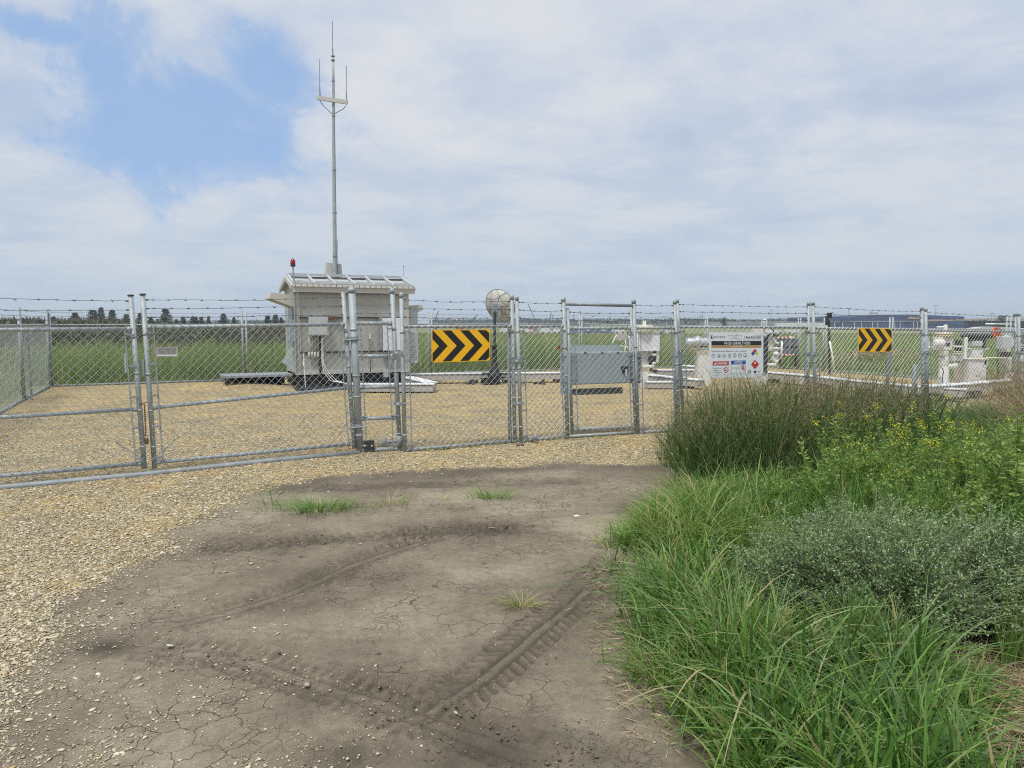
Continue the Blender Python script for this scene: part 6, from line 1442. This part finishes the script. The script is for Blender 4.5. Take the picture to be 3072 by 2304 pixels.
bush(2580, 1800, .58, .55, 380, 'rear grey-green bush between the left and widest ones', 34)
# barley-like stems leaning out of the bush
mb = MB(); V0 = []
for px, py, dx, dz in ((2330, 1760, -.22, .40), (2360, 1740, -.16, .46), (2420, 1720, -.25, .42), (2560, 1700, -.12, .58), (2620, 1690, .0, .60), (2690, 1680, -.22, .62)):
    c = G(px, py); pts = [c, c + Vector((dx * .3, 0, dz * .5)), c + Vector((dx * .7, 0, dz * .85)), c + Vector((dx, 0, dz))]; mb.path(pts, [.002, .002, .004, .001], 4)
    for k in range(14): f = k / 14; p = pts[1].lerp(pts[3], f); mb.lathe(p + Vector((random.uniform(-.006, .006), 0, 0)), [(.001, 0), (.0045, .006), (.001, .013)], 4)
tag(mb.build('seed_spikes', mat('pale_spike', (.30, .31, .20), .7)), 'thin pale seed spikes rising from the grey bush', None, None, 'stuff')

# ------------------------------------------------------------------ stones, clods, lumps
def rock(px, py, s, m, label, cat='stone', group=None, flat=.5):
    c = G(px, py); r = random.Random(px); mb = MB(); n1, n2 = 6, 9; vs = [(0, 0, 1)]; fs = []
    for i in range(1, n1):
        for j in range(n2):
            a_, b_ = math.pi * i / n1, 2 * math.pi * j / n2; k = r.uniform(.55, 1.2); vs.append((math.sin(a_) * math.cos(b_) * k, math.sin(a_) * math.sin(b_) * k * .75, math.cos(a_) * k))
    vs.append((0, 0, -1)); 
    for j in range(n2): fs.append((0, 1 + j, 1 + (j + 1) % n2)); fs.append((len(vs) - 1, 1 + (n1 - 2) * n2 + (j + 1) % n2, 1 + (n1 - 2) * n2 + j))
    for i in range(n1 - 2):
        for j in range(n2): fs.append((1 + i * n2 + j, 1 + (i + 1) * n2 + j, 1 + (i + 1) * n2 + (j + 1) % n2, 1 + i * n2 + (j + 1) % n2))
    zc = c.z + float(bumpz(np.array([c.x]), np.array([c.y]))[0]); mb.add([(x * s, y * s, z * s * flat) for x, y, z in vs], fs); o = mb.build(name_of[cat], m); o.location = (c.x, c.y, zc + s * flat * .3); o.modifiers.new('s', 'SUBSURF').render_levels = 1
    return tag(o, label, cat, group)
name_of = {'stone': 'stone', 'clod': 'dirt_clod'}
rock(1560, 1337, .085, stoneb, 'brown stone lying at the foot of the paired fence posts', flat=.4)
rock(1730, 1548, .035, conc, 'pale flat stone on the dirt right of centre', flat=.3)
rock(440, 1605 + 0, .04, tan, 'cream stone at the gravel edge on the left', flat=.5)
for px, py, s, lab in ((1177, 1423, .05, 'dark clod at the gravel edge before the gates'), (905, 1672, .04, 'dark clod on the dirt below the widest tuft'), (980, 1775, .035, 'dark clod between the two tyre tracks'), (1305, 1762, .035, 'dark clod near the middle of the dirt'), (1450, 1690, .03, 'small clod above the yellowish tuft'), (735, 2000, .04, 'dark clod among the pebbles at lower left'), (1520, 1575, .03, 'clod on the upper tyre track'), (360, 1812, .04, 'dark clod near the left gravel edge'), (302, 1850, .04, 'dark clod lowest beside the left gravel edge'), (1135, 1960, .03, 'flat clod below the middle of the dirt')):
    rock(px, py, s * .75, clay, lab, 'clod', 'dark clods on the dirt', .30)
# crumbs of soil thrown up along the tracks
def crumbs():
    P = []
    for pts, wd, st, kind in tracks():
        Pn = np.array(pts); n = int(260 * st)
        for _ in range(n):
            i = rng.integers(0, len(Pn) - 1); f = rng.random(); q = Pn[i] * (1 - f) + Pn[i + 1] * f; P.append(q + rng.normal(0, wd * .5, 2))
    q = GP([(1200, 2200), (1750, 2150), (1950, 2304), (1050, 2304)]); P += list(sample_poly(q, 450)); P = np.array(P); P = P[fbm(P[:, 0] * 3, P[:, 1] * 3, 3) > .47]
    cm_ = bpy.data.materials.new('soil_crumb'); cm_.use_nodes = True; cm_.node_tree.nodes['Principled BSDF'].inputs['Base Color'].default_value = (.135, .110, .086, 1); cm_.node_tree.nodes['Principled BSDF'].inputs['Roughness'].default_value = .95
    stones('soil_crumbs', P, np.clip(rng.lognormal(math.log(.0040), .5, len(P)), .002, .014), rng.random(len(P)), 'loose dark soil crumbs along the tyre tracks', cm_, .2)
crumbs()

# ------------------------------------------------------------------ haze
def haze():
    x0, x1, y0, y1, z0, z1 = -1750, 1750, -90, 1950, -4.0, 14.5
    mb = MB(); mb.box(((x0 + x1) / 2, (y0 + y1) / 2, (z0 + z1) / 2), (x1 - x0, y1 - y0, z1 - z0))
    m = bpy.data.materials.new('haze_air'); m.use_nodes = True; t = m.node_tree; t.nodes.clear()
    v = t.nodes.new('ShaderNodeVolumePrincipled'); v.inputs['Color'].default_value = (.80, .88, .96, 1); v.inputs['Density'].default_value = .0005; v.inputs['Anisotropy'].default_value = .2
    o_ = t.nodes.new('ShaderNodeOutputMaterial'); t.links.new(v.outputs[0], o_.inputs['Volume'])
    o = mb.build('haze', m); tag(o, 'thin pale summer haze over the whole field', None, None, 'stuff')
haze()
